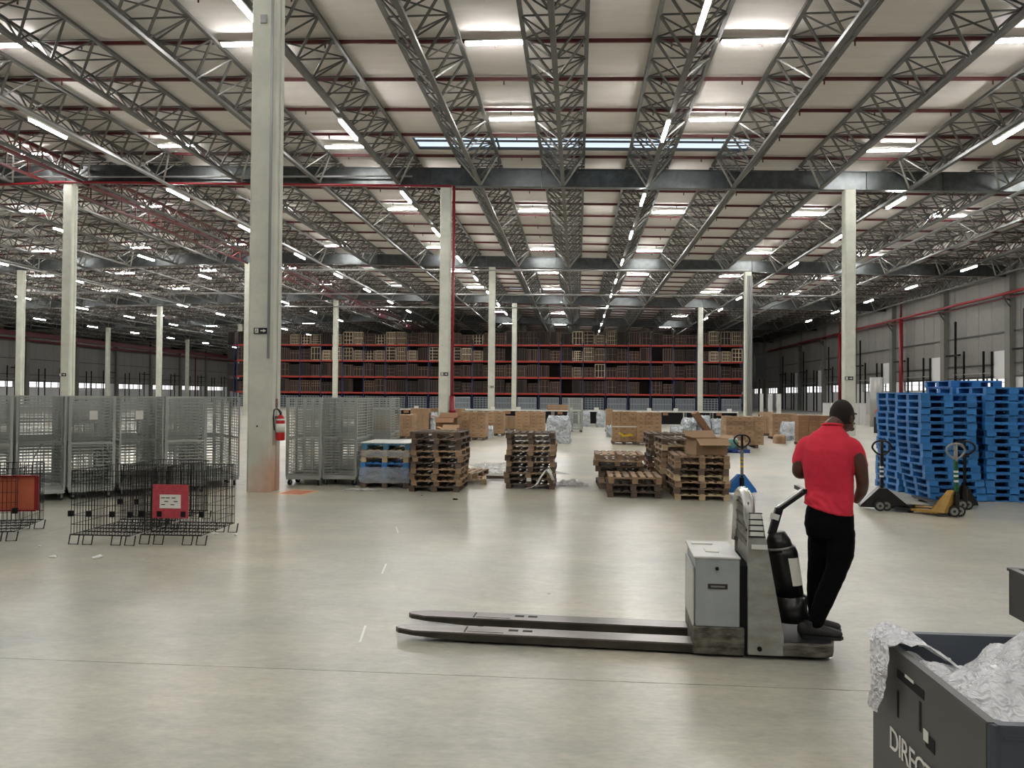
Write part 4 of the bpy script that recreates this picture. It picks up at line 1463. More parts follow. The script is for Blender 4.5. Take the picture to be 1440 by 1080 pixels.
# loading doors and drums seen past the man
for i, (px, py, hh, wd) in enumerate(((1233, 600, 3.4, .9),)):
    p = at_z(px, py)
    tag(MB().cyl((0, 0, hh / 2), wd / 2, hh, 18).build('steel_tank', 'brace', loc=(p.x, p.y, 0), smooth=True), 'tall shiny steel tank far back right of the man', 'tank')
pw = at_z(1150, 597)
t = thing('white_partition', 'long low white partition in front of the right side windows', 'partition', (pw.x, pw.y, 0))
pa_, pb_ = at_z(1112, 592), at_z(1180, 594)
n = 6
for i in range(n):
    x = pa_.x + (pb_.x - pa_.x) * (i + .5) / n - pw.x
    MB().box((x, 0, .8), ((pb_.x - pa_.x) / n - .05, .1, 1.6)).build('panel', 'whiteboard', t)
p = at_z(1063, 594)
tag(MB().box((0, 0, 4.6), (.9, .7, 2.0)).box((0, .3, 1.8), (.1, .1, 3.6)).build('black_cabinet', 'blackm', loc=(at_y(1061, 534, 68.9).x + .5, 69.1, 0)), 'tall black cabinet mounted beside the grouped column near the rack end', 'cabinet')
for i, px in enumerate((1070, 1083, 1095)):
    p = at_z(px, 590)
    tag(MB().box((0, 0, 1.15), (.35, .3, 2.3)).build('white_locker', 'whiteboard', loc=(p.x, p.y, 0)), 'white upright locker beyond the rack end, %s counted from the rack' % od(i + 1), 'locker', 'white lockers beyond the rack')

# ================================================================= POWERED PALLET TRUCK
TY = 5.87
TX0 = .85
trk = thing('pallet_truck', 'grey rider pallet truck with long worn steel forks, ridden by the man', 'pallet truck', (TX0, TY, 0), -.045)
def T(px, py):
    p = at_y(px, py, TY)
    return (p.x - TX0, p.z)
DT = .64
# forks
def fork(y0, wd, first):
    # outline seen from above, tip on the left
    L0, L1 = -2.27, .06
    b = MB()
    top = .085
    poly = [(L1, y0), (L1, y0 + wd), (L0 + .16, y0 + wd), (L0 + .03, y0 + wd * .72), (L0, y0 + wd * .5), (L0 + .03, y0 + wd * .28), (L0 + .16, y0)]
    b.prism(poly, top - .012, top, 'z', mi=0)
    # folded sides, tapering towards the tip
    for yy in (y0, y0 + wd - .012):
        q = [(L1, .018), (L1, top - .012), (L0 + .16, top - .012), (L0 + .16, .045), (L0 + .5, .022)]
        b.prism(q, yy, yy + .012, 'y', mi=1)
    b.prism([(L0 + .16, y0), (L0 + .03, y0 + wd * .28), (L0, y0 + wd * .5), (L0 + .03, y0 + wd * .72), (L0 + .16, y0 + wd)], .045, top - .012, 'z', mi=1)
    b.box(((L0 + L1) / 2 + .1, y0 + wd / 2, top - .03), (L1 - L0 - .3, wd - .03, .01), mi=1)
    f = b.build('fork', ['steel', 'forkside'], trk)
    s = MB()
    for dx in (.0, .11):
        s.box((L0 + .93 + dx, y0 + wd * .62, top + .0006), (.075, .045, .002))
    s.box((L0 + .56, y0 + wd / 2, top + .0006), (.012, wd * .8, .002))
    s.box((L0 + .72, y0 + wd * .2, top + .0006), (.28, .008, .002))
    s.build('slot', 'blackm', f)
    MB().cyl((L0 + .62, y0 + wd / 2, .032), .032, wd * .7, 14, axis='y').build('load_roller', 'rubber', f)
fork(.03, .18, True)
fork(.43, .18, False)
# battery case
x0, zt = T(978, 785)
x1, _ = T(1040, 785)
_, zs = T(975, 880)
_, zb = T(975, 921)
zb = max(zb, .02)
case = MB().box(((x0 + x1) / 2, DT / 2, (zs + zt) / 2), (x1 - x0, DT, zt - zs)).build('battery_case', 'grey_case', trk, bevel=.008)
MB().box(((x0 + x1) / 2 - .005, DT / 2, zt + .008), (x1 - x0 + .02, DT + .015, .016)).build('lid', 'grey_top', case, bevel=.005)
MB().box((x0 + .14, .22, zt + .02), (.10, .12, .006)).box((x0 + .10, .5, zt + .02), (.16, .05, .01)).build('lid_label', 'paper', case)
MB().cyl((x0 + .155, -.004, zt - .07), .013, .012, 12, axis='y').build('lock', 'blackm', case)
MB().box((x0 + .16, -.004, zt - .20), (.14, .008, .035)).build('pull_handle', 'forkside', case)
MB().box((x0 + .16, -.010, zt - .20), (.10, .006, .012)).build('handle_bar', 'tray', case)
MB().box((x0 - .012, DT / 2, (zs + zt) / 2 - .04), (.012, DT * .92, (zt - zs) * .86)).build('side_plate', 'grey_top', case)
MB().box(((x0 + x1) / 2 + .01, DT / 2, (zs + zb) / 2), (x1 - x0 + .05, DT + .01, zs - zb)).build('lower_skirt', 'scraped', trk, bevel=.012)
# dark gap and mast body
gx0, gx1 = T(1041, 900)[0], T(1052, 900)[0]
MB().box(((gx0 + gx1) / 2, DT / 2, .36), (gx1 - gx0 + .02, DT - .04, .62)).build('gap_frame', 'blackm', trk)
P = [T(1051, 922), T(1051, 764), T(1052, 722), T(1070, 721), T(1101, 893), T(1101, 926)]
P = [(a, max(b_, .03)) for a, b_ in P]
mast = MB().prism(P, 0, .05, 'y').build('mast_side', 'mast', trk, bevel=.006)
MB().prism(P, DT - .05, DT, 'y').build('mast_side', 'mast', trk, bevel=.006)
Q = [T(1054, 918), T(1054, 764), T(1072, 764), T(1096, 893), T(1096, 918)]
Q = [(a, max(b_, .04)) for a, b_ in Q]
MB().prism(Q, .05, DT - .05, 'y').build('mast_body', 'mast', trk)
for k, (ya, yb_) in enumerate(((722, 729), (731, 737), (739, 745), (747, 753))):
    a, c = T(1054.5, ya), T(1069.5 + k, yb_)
    MB().box(((a[0] + c[0]) / 2, -.004, (a[1] + c[1]) / 2), (c[0] - a[0], .008, a[1] - c[1])).build('step_decal', 'white', mast)
for k, yy in enumerate((721, 730, 738, 746, 754)):
    a, c = T(1052, yy), T(1071 + k, yy)
    MB().box(((a[0] + c[0]) / 2, -.003, a[1]), (c[0] - a[0], .006, .006)).build('slot_line', 'blackm', mast)
a, c = T(1056, 765), T(1078, 772)
MB().box(((a[0] + c[0]) / 2, -.005, (a[1] + c[1]) / 2), (c[0] - a[0], .008, a[1] - c[1])).build('name_plate', 'white', mast)
MB().cyl((T(1067, 911)[0], -.004, T(1067, 911)[1]), .017, .02, 12, axis='y').build('pin', 'blackm', mast)
# load guard arch across the mast
ax, az = T(1062, 720)
arch = []
for k in range(15):
    t_ = pi * k / 14
    arch.append((ax - .035, .07 + (DT - .14) * (1 - cos(t_)) / 2, az - .05 + .16 * sin(t_) ** .6))
arch = [(ax - .005, .05, az - .14)] + arch + [(ax - .045, DT - .05, az - .30)]
MB().tube(arch, .042, 12).build('load_guard', 'silver', trk, smooth=True)
MB().box((ax - .045, DT / 2, az - .10), (.012, DT - .1, .34)).build('guard_plate', 'scraped', trk)
b = MB()
for k in range(4):
    b.box((ax - .055, DT / 2, az - .22 + .08 * k), (.01, DT - .12, .016))
b.build('guard_rib', 'forkside', trk)
# drive unit cover, cap, tiller
def ctube(name, pts, r, m, n=18, parent=trk):
    return MB().tube(pts, r, n).build(name, m, parent, smooth=True)
ca, cb_ = T(1095, 880), T(1088, 778)
cy_ = DT / 2 - .05
def TC(px, py, dx=.045):
    a_ = T(px, py)
    return (a_[0] + dx, cy_, a_[1])
MB().tube([TC(1113, 884), TC(1112, 848)], [.125, .120], 22).build('drive_base', 'black', trk, smooth=True)
MB().tube([TC(1111, 848), TC(1101, 786), TC(1100, 777)], [.105, .112, .100], 22).build('drive_cover', 'black', trk, smooth=True)
MB().tube([TC(1097, 782), TC(1095, 768), TC(1093, 756)], [.105, .090, .060], 18).build('tiller_cap', 'black', trk, smooth=True)
MB().tube([TC(1096.5, 779), TC(1096, 776)], [.108, .108], 22).build('cap_ring', 'tray', trk, smooth=True)
b = MB()
nseg = 6
vs = []
for k in range(nseg + 1):
    an = -1.45 + .95 * k / nseg
    for pp_, rr_ in ((TC(1102, 790), .1135), (TC(1109, 830), .1095)):
        vs.append((pp_[0] + rr_ * cos(an), pp_[1] + rr_ * sin(an), pp_[2]))
b.add(vs, [(2 * k, 2 * k + 1, 2 * k + 3, 2 * k + 2) for k in range(nseg)])
b.build('instruction_sheet', 'paper', trk, smooth=True)
t0, t1, t2 = T(1094, 760), T(1106, 722), T(1143, 698)
MB().bar((t0[0], cy_, t0[1]), (t1[0], cy_ + .02, t1[1]), .052).build('tiller_arm', 'black', trk)
MB().bar((T(1098, 738)[0], cy_ + .01, T(1098, 738)[1]), (T(1100.5, 730)[0], cy_ + .015, T(1100.5, 730)[1]), .056).build('tiller_label', 'white', trk)
MB().bar((t1[0] - .01, cy_ + .02, t1[1] - .012), (t2[0], cy_ + .05, t2[1]), .046, .03).bar((t1[0] - .01, cy_ + .02, t1[1] + .012), (t2[0], cy_ + .05, t2[1] + .02), .044, .018, mi=1).build('tiller_neck', ['black', 'silver'], trk)
# grip at the hand
MB().bar((t2[0], cy_ + .0, t2[1] + .01), (t2[0], cy_ + .30, t2[1] + .01), .03).build('tiller_grip', 'black', trk)
# rider platform
px1 = T(1177, 905)[0]
pz = T(1120, 893)[1]
pz = .125
pl0 = T(1101, 900)[0]
poly = [(pl0 - .02, .0), (px1 - .10, .0), (px1 - .03, .04), (px1, .13), (px1, DT - .13), (px1 - .03, DT - .04), (px1 - .10, DT), (pl0 - .02, DT)]
MB().prism(poly, .03, pz, 'z').build('rider_platform', 'scraped', trk, bevel=.012)
poly2 = [(x * .97 + .02, .02 + y * .94) for x, y in poly]
MB().prism(poly2, pz, pz + .004, 'z').build('platform_mat', 'rubber', trk)
MB().cyl((px1 - .18, DT / 2, .04), .04, .3, 14, axis='y').build('drive_wheel', 'rubber', trk)
TRK_M = Matrix.Translation((TX0, TY, 0)) @ Matrix.Rotation(-.045, 4, 'Z')

# ================================================================= THE MAN
def limb(b, pts, rs, n=14, ell=1.0):
    """smooth tapered tube through the joints"""
    P = [Vector(p) for p in pts]
    out, ro = [], []
    m = len(P)
    for i in range(m - 1):
        p0, p1, p2, p3 = P[max(i - 1, 0)], P[i], P[i + 1], P[min(i + 2, m - 1)]
        for k in range(5):
            t = k / 5
            out.append(.5 * ((2 * p1) + (p2 - p0) * t + (2 * p0 - 5 * p1 + 4 * p2 - p3) * t * t + (3 * p1 - p0 - 3 * p2 + p3) * t ** 3))
            ro.append(rs[i] + (rs[i + 1] - rs[i]) * (t * t * (3 - 2 * t)))
    out.append(P[-1]); ro.append(rs[-1])
    b.tube(out, ro, n, ell=ell)
    b.ball(out[0], rs[0] * .98, 12)
    b.ball(out[-1], rs[-1] * .98, 12)
def rings(b, secs, rz, n=24):
    """closed loft of elliptical sections (cx, cy, z, rx, ry), rx along the body's right-left axis turned by rz"""
    vs, fs = [], []
    for cx, cy, z, rx, ry in secs:
        for k in range(n):
            a = 2 * pi * k / n
            u, v = rx * cos(a), ry * sin(a)
            # squarer torso section
            q = (abs(cos(a)) ** 2.6 + abs(sin(a)) ** 2.6) ** (-1 / 2.6)
            u, v = u * q, v * q
            vs.append((cx + u * cos(rz) - v * sin(rz), cy + u * sin(rz) + v * cos(rz), z))
    m = len(secs)
    for i in range(m - 1):
        for k in range(n):
            fs.append((i * n + k, i * n + (k + 1) % n, (i + 1) * n + (k + 1) % n, (i + 1) * n + k))
    fs.append(tuple(range(n))[::-1])
    fs.append(tuple((m - 1) * n + k for k in range(n)))
    b.add(vs, fs)
def remesh(b, name, m, parent, vox, smooth=6, disp=None):
    tmp = bpy.data.objects.new('tmp', b.mesh('tmp', m))
    COL.objects.link(tmp)
    r = tmp.modifiers.new('r', 'REMESH')
    r.mode = 'VOXEL'
    r.voxel_size = vox
    s = tmp.modifiers.new('s', 'SMOOTH')
    s.factor = .5
    s.iterations = smooth
    dg = bpy.context.evaluated_depsgraph_get()
    me = bpy.data.meshes.new_from_object(tmp.evaluated_get(dg))
    me.name = name
    bpy.data.objects.remove(tmp)
    if disp:
        for v in me.vertices:
            v.co += v.normal * disp(v.co)
    me.polygons.foreach_set('use_smooth', [True] * len(me.polygons))
    me.materials.clear()
    me.materials.append(M[m])
    o = bpy.data.objects.new(name, me)
    COL.objects.link(o)
    o.parent = parent
    return o
MX, MY = 1.90, 6.10
man = thing('person', 'man in red t-shirt and black trousers riding the pallet truck, seen from behind', 'person', (MX, MY, .13))
FZ = 0.13
A = radians(-28)          # shoulder axis turned: right shoulder towards the viewer
rx_ = Vector((cos(A), sin(A), 0))       # his right
fw_ = Vector((-sin(A), cos(A), 0))      # his front (away from the viewer)
def B(r, f, z):           # body frame -> local to the empty
    v = rx_ * r + fw_ * f
    return (v.x, v.y, z - FZ)
# -- body: head, neck, arms, hands in one surface
sk = MB()
hd = Vector(B(.070, .135, 1.768))
sk.ball(hd, (.084, .100, .118), 20)
sk.ball(hd + Vector(fw_) * .025 + Vector((0.01, 0, -.060)), (.066, .076, .064), 14)
face = (fw_ * .75 + rx_ * .55).normalized()
side = Vector((face.y, -face.x, 0))
sk.ball(hd + face * .106 + Vector((0, 0, -.014)), (.014, .014, .024), 8)     # nose
sk.ball(hd + face * .080 + Vector((0, 0, .018)), (.052, .052, .014), 10)       # brow
sk.ball(hd + face * .094 + Vector((0, 0, -.056)), (.028, .028, .012), 8)     # lips
sk.ball(hd + face * .080 + Vector((0, 0, -.098)), (.032, .032, .020), 8)         # chin
for s_ in (-1, 1):
    sk.ball(hd + side * s_ * .086 - face * .008 + Vector((0, 0, -.012)), (.016, .024, .036), 10)
limb(sk, [B(.0, .0, 1.60), B(.012, .035, 1.67), B(.045, .09, 1.72)], [.085, .070, .066])
# shoulders and arms
shL, shR = B(-.165, .0, 1.555), B(.165, .0, 1.55)
elL, elR = B(-.225, .0, 1.335), B(.225, .03, 1.305)
wrL, wrR = B(-.12, .22, 1.30), B(.165, .17, 1.13)
limb(sk, [shL, B(-.20, -.01, 1.44), elL, B(-.19, .12, 1.315), wrL], [.056, .054, .046, .042, .029])
limb(sk, [shR, B(.208, .0, 1.43), elR, B(.21, .11, 1.215), wrR], [.056, .054, .046, .042, .029])
limb(sk, [shL, B(0, .0, 1.53), shR], [.05, .07, .05])
def hand(b, w, d, up, sgn):
    w, d, up = Vector(w), Vector(d).normalized(), Vector(up).normalized()
    sd = d.cross(up).normalized() * sgn
    b.tube([w, w + d * .03, w + d * .085], [.024, .034, .036], 10, ell=.5)
    for i, (o, L) in enumerate(((-.028, .066), (-.010, .076), (.009, .070), (.027, .055))):
        p0 = w + d * .078 + sd * o
        p1 = p0 + d * L * .5 - up * .008
        p2 = p1 + d * L * .3 - up * .022
        p3 = p2 + d * L * .08 - up * .028
        b.tube([p0 - d * .02, p0, p1, p2, p3], [.0095, .0095, .0088, .008, .0065], 8)
    q0 = w + d * .025 - sd * .026
    b.tube([q0, q0 - sd * .022 + d * .024, q0 - sd * .026 + d * .055 - up * .012], [.012, .0105, .008], 8)
hand(sk, wrL, tuple(rx_ * .5 + fw_ * .8), (0, 0, 1), 1)
hand(sk, wrR, tuple(-rx_ * .6 + fw_ * .75), (0, 0, 1), -1)
body = remesh(sk, 'body', 'skin', man, .0062, 3)
# -- hair cap
hb = MB()
hb.ball(hd + Vector((0, 0, .008)) - face * .007, (.089, .105, .121), 22)
hair = remesh(hb, 'hair', 'hair', man, .006, 2)
me = hair.data
import bmesh
bm = bmesh.new(); bm.from_mesh(me)
kill = [v for v in bm.verts if (v.co - hd).dot(face) > .045 - .0 and (v.co.z - hd.z) < .055 or (v.co.z - hd.z) < -.060]
bmesh.ops.delete(bm, geom=kill, context='VERTS')
bm.to_mesh(me); bm.free()
# eyes
for s_ in (-1, 1):
    e = hd + face * .088 + side * s_ * .032 + Vector((0, 0, .004))
    MB().ball((0, 0, 0), .011, 10).build('eye', 'paper', man, loc=e, smooth=True)
# -- shirt
sh_ = MB()
secs = [(-.005, -.01, 1.03, .180, .128), (.0, -.01, 1.09, .174, .124), (.0, .0, 1.20, .166, .116), (-.005, -.005, 1.32, .174, .120), (-.005, -.01, 1.43, .184, .125), (-.005, -.01, 1.52, .184, .118), (-.005, .0, 1.585, .165, .102), (.0, .01, 1.635, .125, .086), (.008, .022, 1.675, .085, .074), (.014, .03, 1.70, .070, .066)]
rings(sh_, [(B(r, f, z)[0], B(r, f, z)[1], z - FZ, a, c) for r, f, z, a, c in secs], A)
for s_, sh0, el in ((-1, shL, elL), (1, shR, elR)):
    mid = Vector(sh0).lerp(Vector(el), .62) + rx_ * s_ * .006
    b0 = Vector(B(s_ * .11, .0, 1.56))
    limb(sh_, [b0, Vector(sh0) + rx_ * s_ * .0 + Vector((0, 0, -.012)), Vector(sh0).lerp(Vector(el), .35) + rx_ * s_ * .006, mid], [.062, .066, .064, .067])
def folds(co):
    z = co.z + FZ
    n_ = noise.noise(Vector((co.x * 5 + co.z * 6, co.y * 5, co.z * 9 - co.x * 5)))
    m_ = noise.noise(Vector((co.x * 14, co.y * 14, co.z * 18 + co.x * 16)))
    k = 1.0 if z < 1.25 else .5
    return k * (.015 * n_ + .005 * m_)
shirt = remesh(sh_, 'shirt', 'shirt', man, .0085, 5, folds)
for v in shirt.data.vertices:
    rr_ = v.co.x * rx_.x + v.co.y * rx_.y
    if abs(rr_) < .21:
        v.co.z += .07 * min(1, max(0, (-rr_ + .12) / .28)) * min(1, max(0, (1.22 - FZ - v.co.z) / .18))
limb_c = []
for k in range(20):
    a = 2 * pi * k / 20
    v = Vector(B(.016, .034, 1.700)) + rx_ * cos(a) * .070 + fw_ * sin(a) * .066 + Vector((0, 0, .012 * sin(a) * -1))
    limb_c.append(v)
MB().tube(limb_c, .009, 6, closed=True).build('collar', 'shirt', man, smooth=True)
# -- trousers; legs turned towards the truck's heading
tr = MB()
hipz = .98
def W(x, y, z): return (x - MX, y - MY, z - FZ)
rings(tr, [(W(1.905, 6.10, 0)[0], 0, .86 - FZ, .165, .135), (0, 0, .95 - FZ, .175, .14), (0, 0, 1.04 - FZ, .168, .13), (0, 0, 1.09 - FZ, .155, .12)], A)
knR, knL = W(1.925, 6.02, .62), W(1.845, 6.19, .63)
anR, anL = W(1.765, 5.985, .235), W(1.815, 6.15, .235)
limb(tr, [W(1.96, 6.04, .92), W(1.96, 6.03, .78), knR, W(1.835, 6.0, .42), anR], [.104, .100, .078, .071, .052])
limb(tr, [W(1.86, 6.15, .92), W(1.86, 6.17, .78), knL, W(1.825, 6.17, .42), anL], [.104, .098, .076, .068, .052])
trous = remesh(tr, 'trousers', 'trouser', man, .009, 5, lambda co: .004 * noise.noise(Vector((co.x * 12, co.y * 12, co.z * 22))))
# -- shoes
def shoe(ax_, ay, ang, nm):
    b = MB()
    d = Vector((cos(ang), sin(ang), 0))
    sd = Vector((-d.y, d.x, 0))
    base = Vector((ax_, ay, .0))
    def pt(u, v, z): return base + d * u + sd * v + Vector((0, 0, z))
    secs = [(-.075, .036, .055, .066), (-.04, .044, .060, .070), (.02, .046, .056, .062), (.08, .050, .046, .050), (.14, .050, .038, .040), (.18, .040, .034, .032)]
    for i in range(len(secs) - 1):
        u0, w0, z0, h0 = secs[i]
        u1, w1, z1, h1 = secs[i + 1]
        for k in range(4):
            t = k / 4
            u, w_, z, h = [secs[i][j] + (secs[i + 1][j] - secs[i][j]) * t for j in range(4)]
            c = pt(u, 0, z + .006)
            b.ball(c, (max(w_, .03), max(w_, .03), h * .85), 10)
    b.tube([pt(-.025, 0, .06), pt(-.02, 0, .125)], [.045, .043], 12)
    o = remesh(b, 'shoe', 'shoe', man, .006, 3)
    for v in o.data.vertices:
        v.co.z = max(v.co.z, .004)
    s = MB()
    out = [(-.085, .0), (-.075, -.034), (-.02, -.040), (.06, -.042), (.14, -.050), (.19, -.038), (.215, 0), (.19, .038), (.14, .050), (.06, .042), (-.02, .040), (-.075, .034)]
    s.prism([(pt(u, v, 0).x, pt(u, v, 0).y) for u, v in out], .0, .022, 'z')
    s.build('sole', 'rubber', o)
for (x, y, ang) in ((1.745, 5.985, -.12), (1.795, 6.155, .02)):
    shoe(x - MX, y - MY, ang, 's')
# move shoes on the mat
for o in list(COL.objects):
    if o.parent == man and o.name.startswith('shoe'):
        o.location.z = .001
# -- phone in the left hand
ph = Vector(wrL) + rx_ * .06 + fw_ * .10 + Vector((0, 0, .02))
phw = MB().box((0, 0, 0), (.072, .010, .15)).box((0, -.0056, 0), (.064, .001, .136), mi=1).build('phone', ['black', 'grey_case'], loc=(ph.x + MX, ph.y + MY, ph.z + FZ))
phw.rotation_euler = (.7, 0, A)
tag(phw, 'black phone held before the man in the red shirt', 'phone')

# ================================================================= HAND PALLET JACKS
def jack(x, y, rz, label, body_m, pole_m, loop_m='black', lean=.0, fork_m=None, fork_len=1.15, band=None, hubm='tray', turn=0.0, tri=False, bw=.27, wt=0.0):
    """local +x: forks; handle stands at the origin"""
    t = thing('pallet_jack', label, 'pallet jack', (x, y, 0), rz, 'hand pallet jacks')
    fork_m = fork_m or body_m
    for s in (-1, 1):
        b = MB()
        b.prism([(.16, .045), (.16, .085), (.16 + fork_len, .085), (.16 + fork_len, .055), (.16 + fork_len - .1, .04)], s * .19 - .075, s * .19 + .075, 'y')
        f = b.build('fork', fork_m, t)
        MB().cyl((fork_len - .05, s * .19, .035), .035, .09, 12, axis='y').build('load_roller', 'rubber', f)
    b = MB()
    # sloping triangular cover: wide at the bottom, narrow at the top
    vs = []
    for xx, hw, z in ((.05, bw, .07), (.05, bw * .92, .13), (.02, .06, .42), (.12, .06, .42), (.26, bw * .92, .14), (.28, bw, .07)):
        vs += [(xx, -hw, z), (xx, hw, z)]
    fs = [(2 * i, 2 * i + 1, (2 * i + 3) % 12, (2 * i + 2) % 12) for i in range(6)]
    b.add(vs, fs + [(10, 8, 6, 4, 2, 0), (1, 3, 5, 7, 9, 11)])
    if tri:
        b = MB()
        b.prism([(-.36, .05), (-.34, .09), (-.06, .38), (.07, .38), (.40, .10), (.42, .05)], -.13, .13, 'y')
    b.build('body_cover', body_m, t)
    hd_ = bpy.data.objects.new('handle', None)
    COL.objects.link(hd_)
    hd_.parent = t
    hd_.rotation_euler.z = turn
    MB().cyl((0, 0, .22), .045, .28, 14).cyl((0, 0, .37), .03, .08, 12).build('pump', 'black', t)
    for s in (-1, 1):
        wv = MB().cyl((0, 0, 0), .09, .05, 18, axis='y').build('steer_wheel', 'rubber', t, loc=((-sin(wt) * s * .035 + cos(wt) * s * .06), cos(wt) * s * .035 + sin(wt) * s * .06 - (.15 if tri else 0), .091), rz=wt)
        MB().cyl((0, 0, 0), .062, .060, 16, axis='y').build('wheel_disc', hubm, wv)
        MB().cyl((0, 0, 0), .022, .066, 10, axis='y').build('hub', 'black', wv)
    top = Vector((-lean, 0, .93))
    p0 = Vector((0, 0, .36))
    pb = MB().bar(p0, top, .045, .05)
    pole = pb.build('handle_pole', pole_m, hd_)
    if band:
        for k in (.35, .5, .62):
            q0, q1 = p0.lerp(top, k), p0.lerp(top, k + .06)
            MB().bar(q0, q1, .048, .053).build('band', band, hd_)
    lp = []
    for k in range(24):
        a = 2 * pi * k / 24
        yy = .155 * (abs(sin(a)) ** .8) * (1 if sin(a) > 0 else -1)
        zz = .12 * cos(a)
        if zz < 0: yy *= 1 - .35 * abs(zz) / .12
        lp.append((top.x - .01 * zz, yy, 1.065 + zz))
    MB().tube(lp, .017, 8, closed=True).build('loop_handle', loop_m, hd_, smooth=True)
    MB().bar((top.x, 0, .90), (top.x, 0, 1.18), .05, .04).build('handle_stem', loop_m, hd_)
    MB().bar((top.x, 0, 1.05), (top.x, .10, 1.13), .014).build('release_lever', 'tray', hd_)
    return t
pj = at_z(1047, 700)
jack(pj.x, pj.y + .25, pi / 2 + .05, 'blue hand pallet jack behind the stack with the open carton', 'jackblue', 'tray', band='yellow', bw=.31)
pk = at_z(1243, 718)
jack(pk.x, pk.y + .1, -.22, 'black hand pallet jack standing between the man and blue pallets', 'black', 'black', band='white', turn=pi / 2 + .2, tri=True, fork_len=.80, wt=.1)
py_ = at_z(1343, 726)
jack(py_.x, py_.y - .05, pi - .9, 'yellow hand pallet jack with green pole and white loop handle', 'jackyel', 'green', loop_m='brace', lean=-.02, band='white', turn=-.55, fork_len=.7, wt=-pi + .9, hubm='brace')
pz_ = at_z(1374, 722)
jack(pz_.x, pz_.y + .42, pi - 1.5, 'black hand pallet jack beside the yellow one, close to the blue pallets', 'black', 'blackm', lean=.03, turn=-.5, wt=-pi + 1.5)

# ================================================================= FOREGROUND CRATE WITH FILM
cx0, cx1, cy0, cy1, ch = 1.395, 2.62, 2.78, 3.86, .80
t = thing('pallet_crate', 'big charcoal plastic crate with worn lettering, full of clear film, nearest the viewer', 'crate', ((cx0 + cx1) / 2, (cy0 + cy1) / 2, 0))
hx, hy = (cx1 - cx0) / 2, (cy1 - cy0) / 2
e = .035
MB().box((-hx + e / 2, 0, ch / 2 + .05), (e, 2 * hy - .06, ch - .10)).build('side_wall', 'crate', t)
MB().box((hx - e / 2, 0, ch / 2 + .05), (e, 2 * hy - .06, ch - .10)).build('side_wall', 'crate', t)
MB().box((0, hy - e / 2, ch / 2 + .05), (2 * hx - .06, e, ch - .10)).build('end_wall', 'crateblue', t)
MB().box((0, -hy + e / 2, ch / 2 + .05), (2 * hx - .06, e, ch - .10)).build('end_wall', 'crateblue', t)
MB().box((0, 0, .08), (2 * hx - .02, 2 * hy - .02, .10)).build('floor_tray', 'crate', t)
for sx in (-1, 1):
    for sy in (-1, 1):
        MB().cyl((sx * (hx - .035), sy * (hy - .035), ch / 2 + .02), .034, ch - .04, 12).build('corner_post', 'crateblue', t, smooth=False)
        MB().box((sx * (hx - .09), sy * (hy - .09), .015), (.16, .16, .03)).build('foot', 'black', t)
for sx in (-1, 1):
    MB().box((sx * (hx - .02), 0, ch - .006), (.036, 2 * hy - .05, .020)).build('side_rim', 'crate', t)
MB().box((0, hy - .02, ch - .006), (2 * hx - .05, .036, .020)).box((0, -hy + .02, ch - .006), (2 * hx - .05, .036, .020)).box((0, -hy - .003, ch - .04), (2 * hx - .08, .01, .006)).build('end_rim', 'crateblue', t)
# what sticks on its side
def side_patch(px0, py0, px1, py1, m, nm, off=.002, th=.003):
    X = cx0
    def q(px, py):
        d = ray(px, py)
        return CO + d * (X / d.x)
    a, c = q(px0, py0), q(px1, py1)
    yy, zz = (a.y + c.y) / 2 - (cy0 + cy1) / 2, (a.z + c.z) / 2
    return MB().box((-hx - off - th / 2, yy, zz), (th, abs(a.y - c.y), abs(a.z - c.z))).build(nm, m, t)
side_patch(1274, 948, 1286, 962, 'paper', 'sticker')
side_patch(1262, 952, 1300, 972, 'blackm', 'tape_remnant', .001, .001)
side_patch(1262, 970, 1264.5, 1010, 'blackm', 'tape_remnant', .001, .001)
side_patch(1293, 985, 1296, 1030, 'blackm', 'tape_remnant', .001, .001)
side_patch(1300, 1024, 1306.5, 1046, 'paper', 'sticker')
side_patch(1302, 1030, 1315, 1062, 'blackm', 'tape_remnant', .001, .001)
fc = bpy.data.curves.new('lettering', 'FONT')
fc.body = 'DIRECT'
fc.size = .135
fc.extrude = .0015
fc.space_character = .92
fc.materials.append(M['paper'])
tf = bpy.data.objects.new('tmp', fc)
COL.objects.link(tf)
fm = bpy.data.meshes.new_from_object(tf.evaluated_get(bpy.context.evaluated_depsgraph_get()))
bpy.data.objects.remove(tf)
fo = link('lettering', fm, t)
R_ = Matrix(((0, 0, -1), (-1, 0, 0), (0, 1, 0)))
d = ray(1252, 1049)
pp = CO + d * (cx0 / d.x)
fo.matrix_local = Matrix.Translation((-hx - .004, pp.y - (cy0 + cy1) / 2, pp.z)) @ R_.to_4x4()
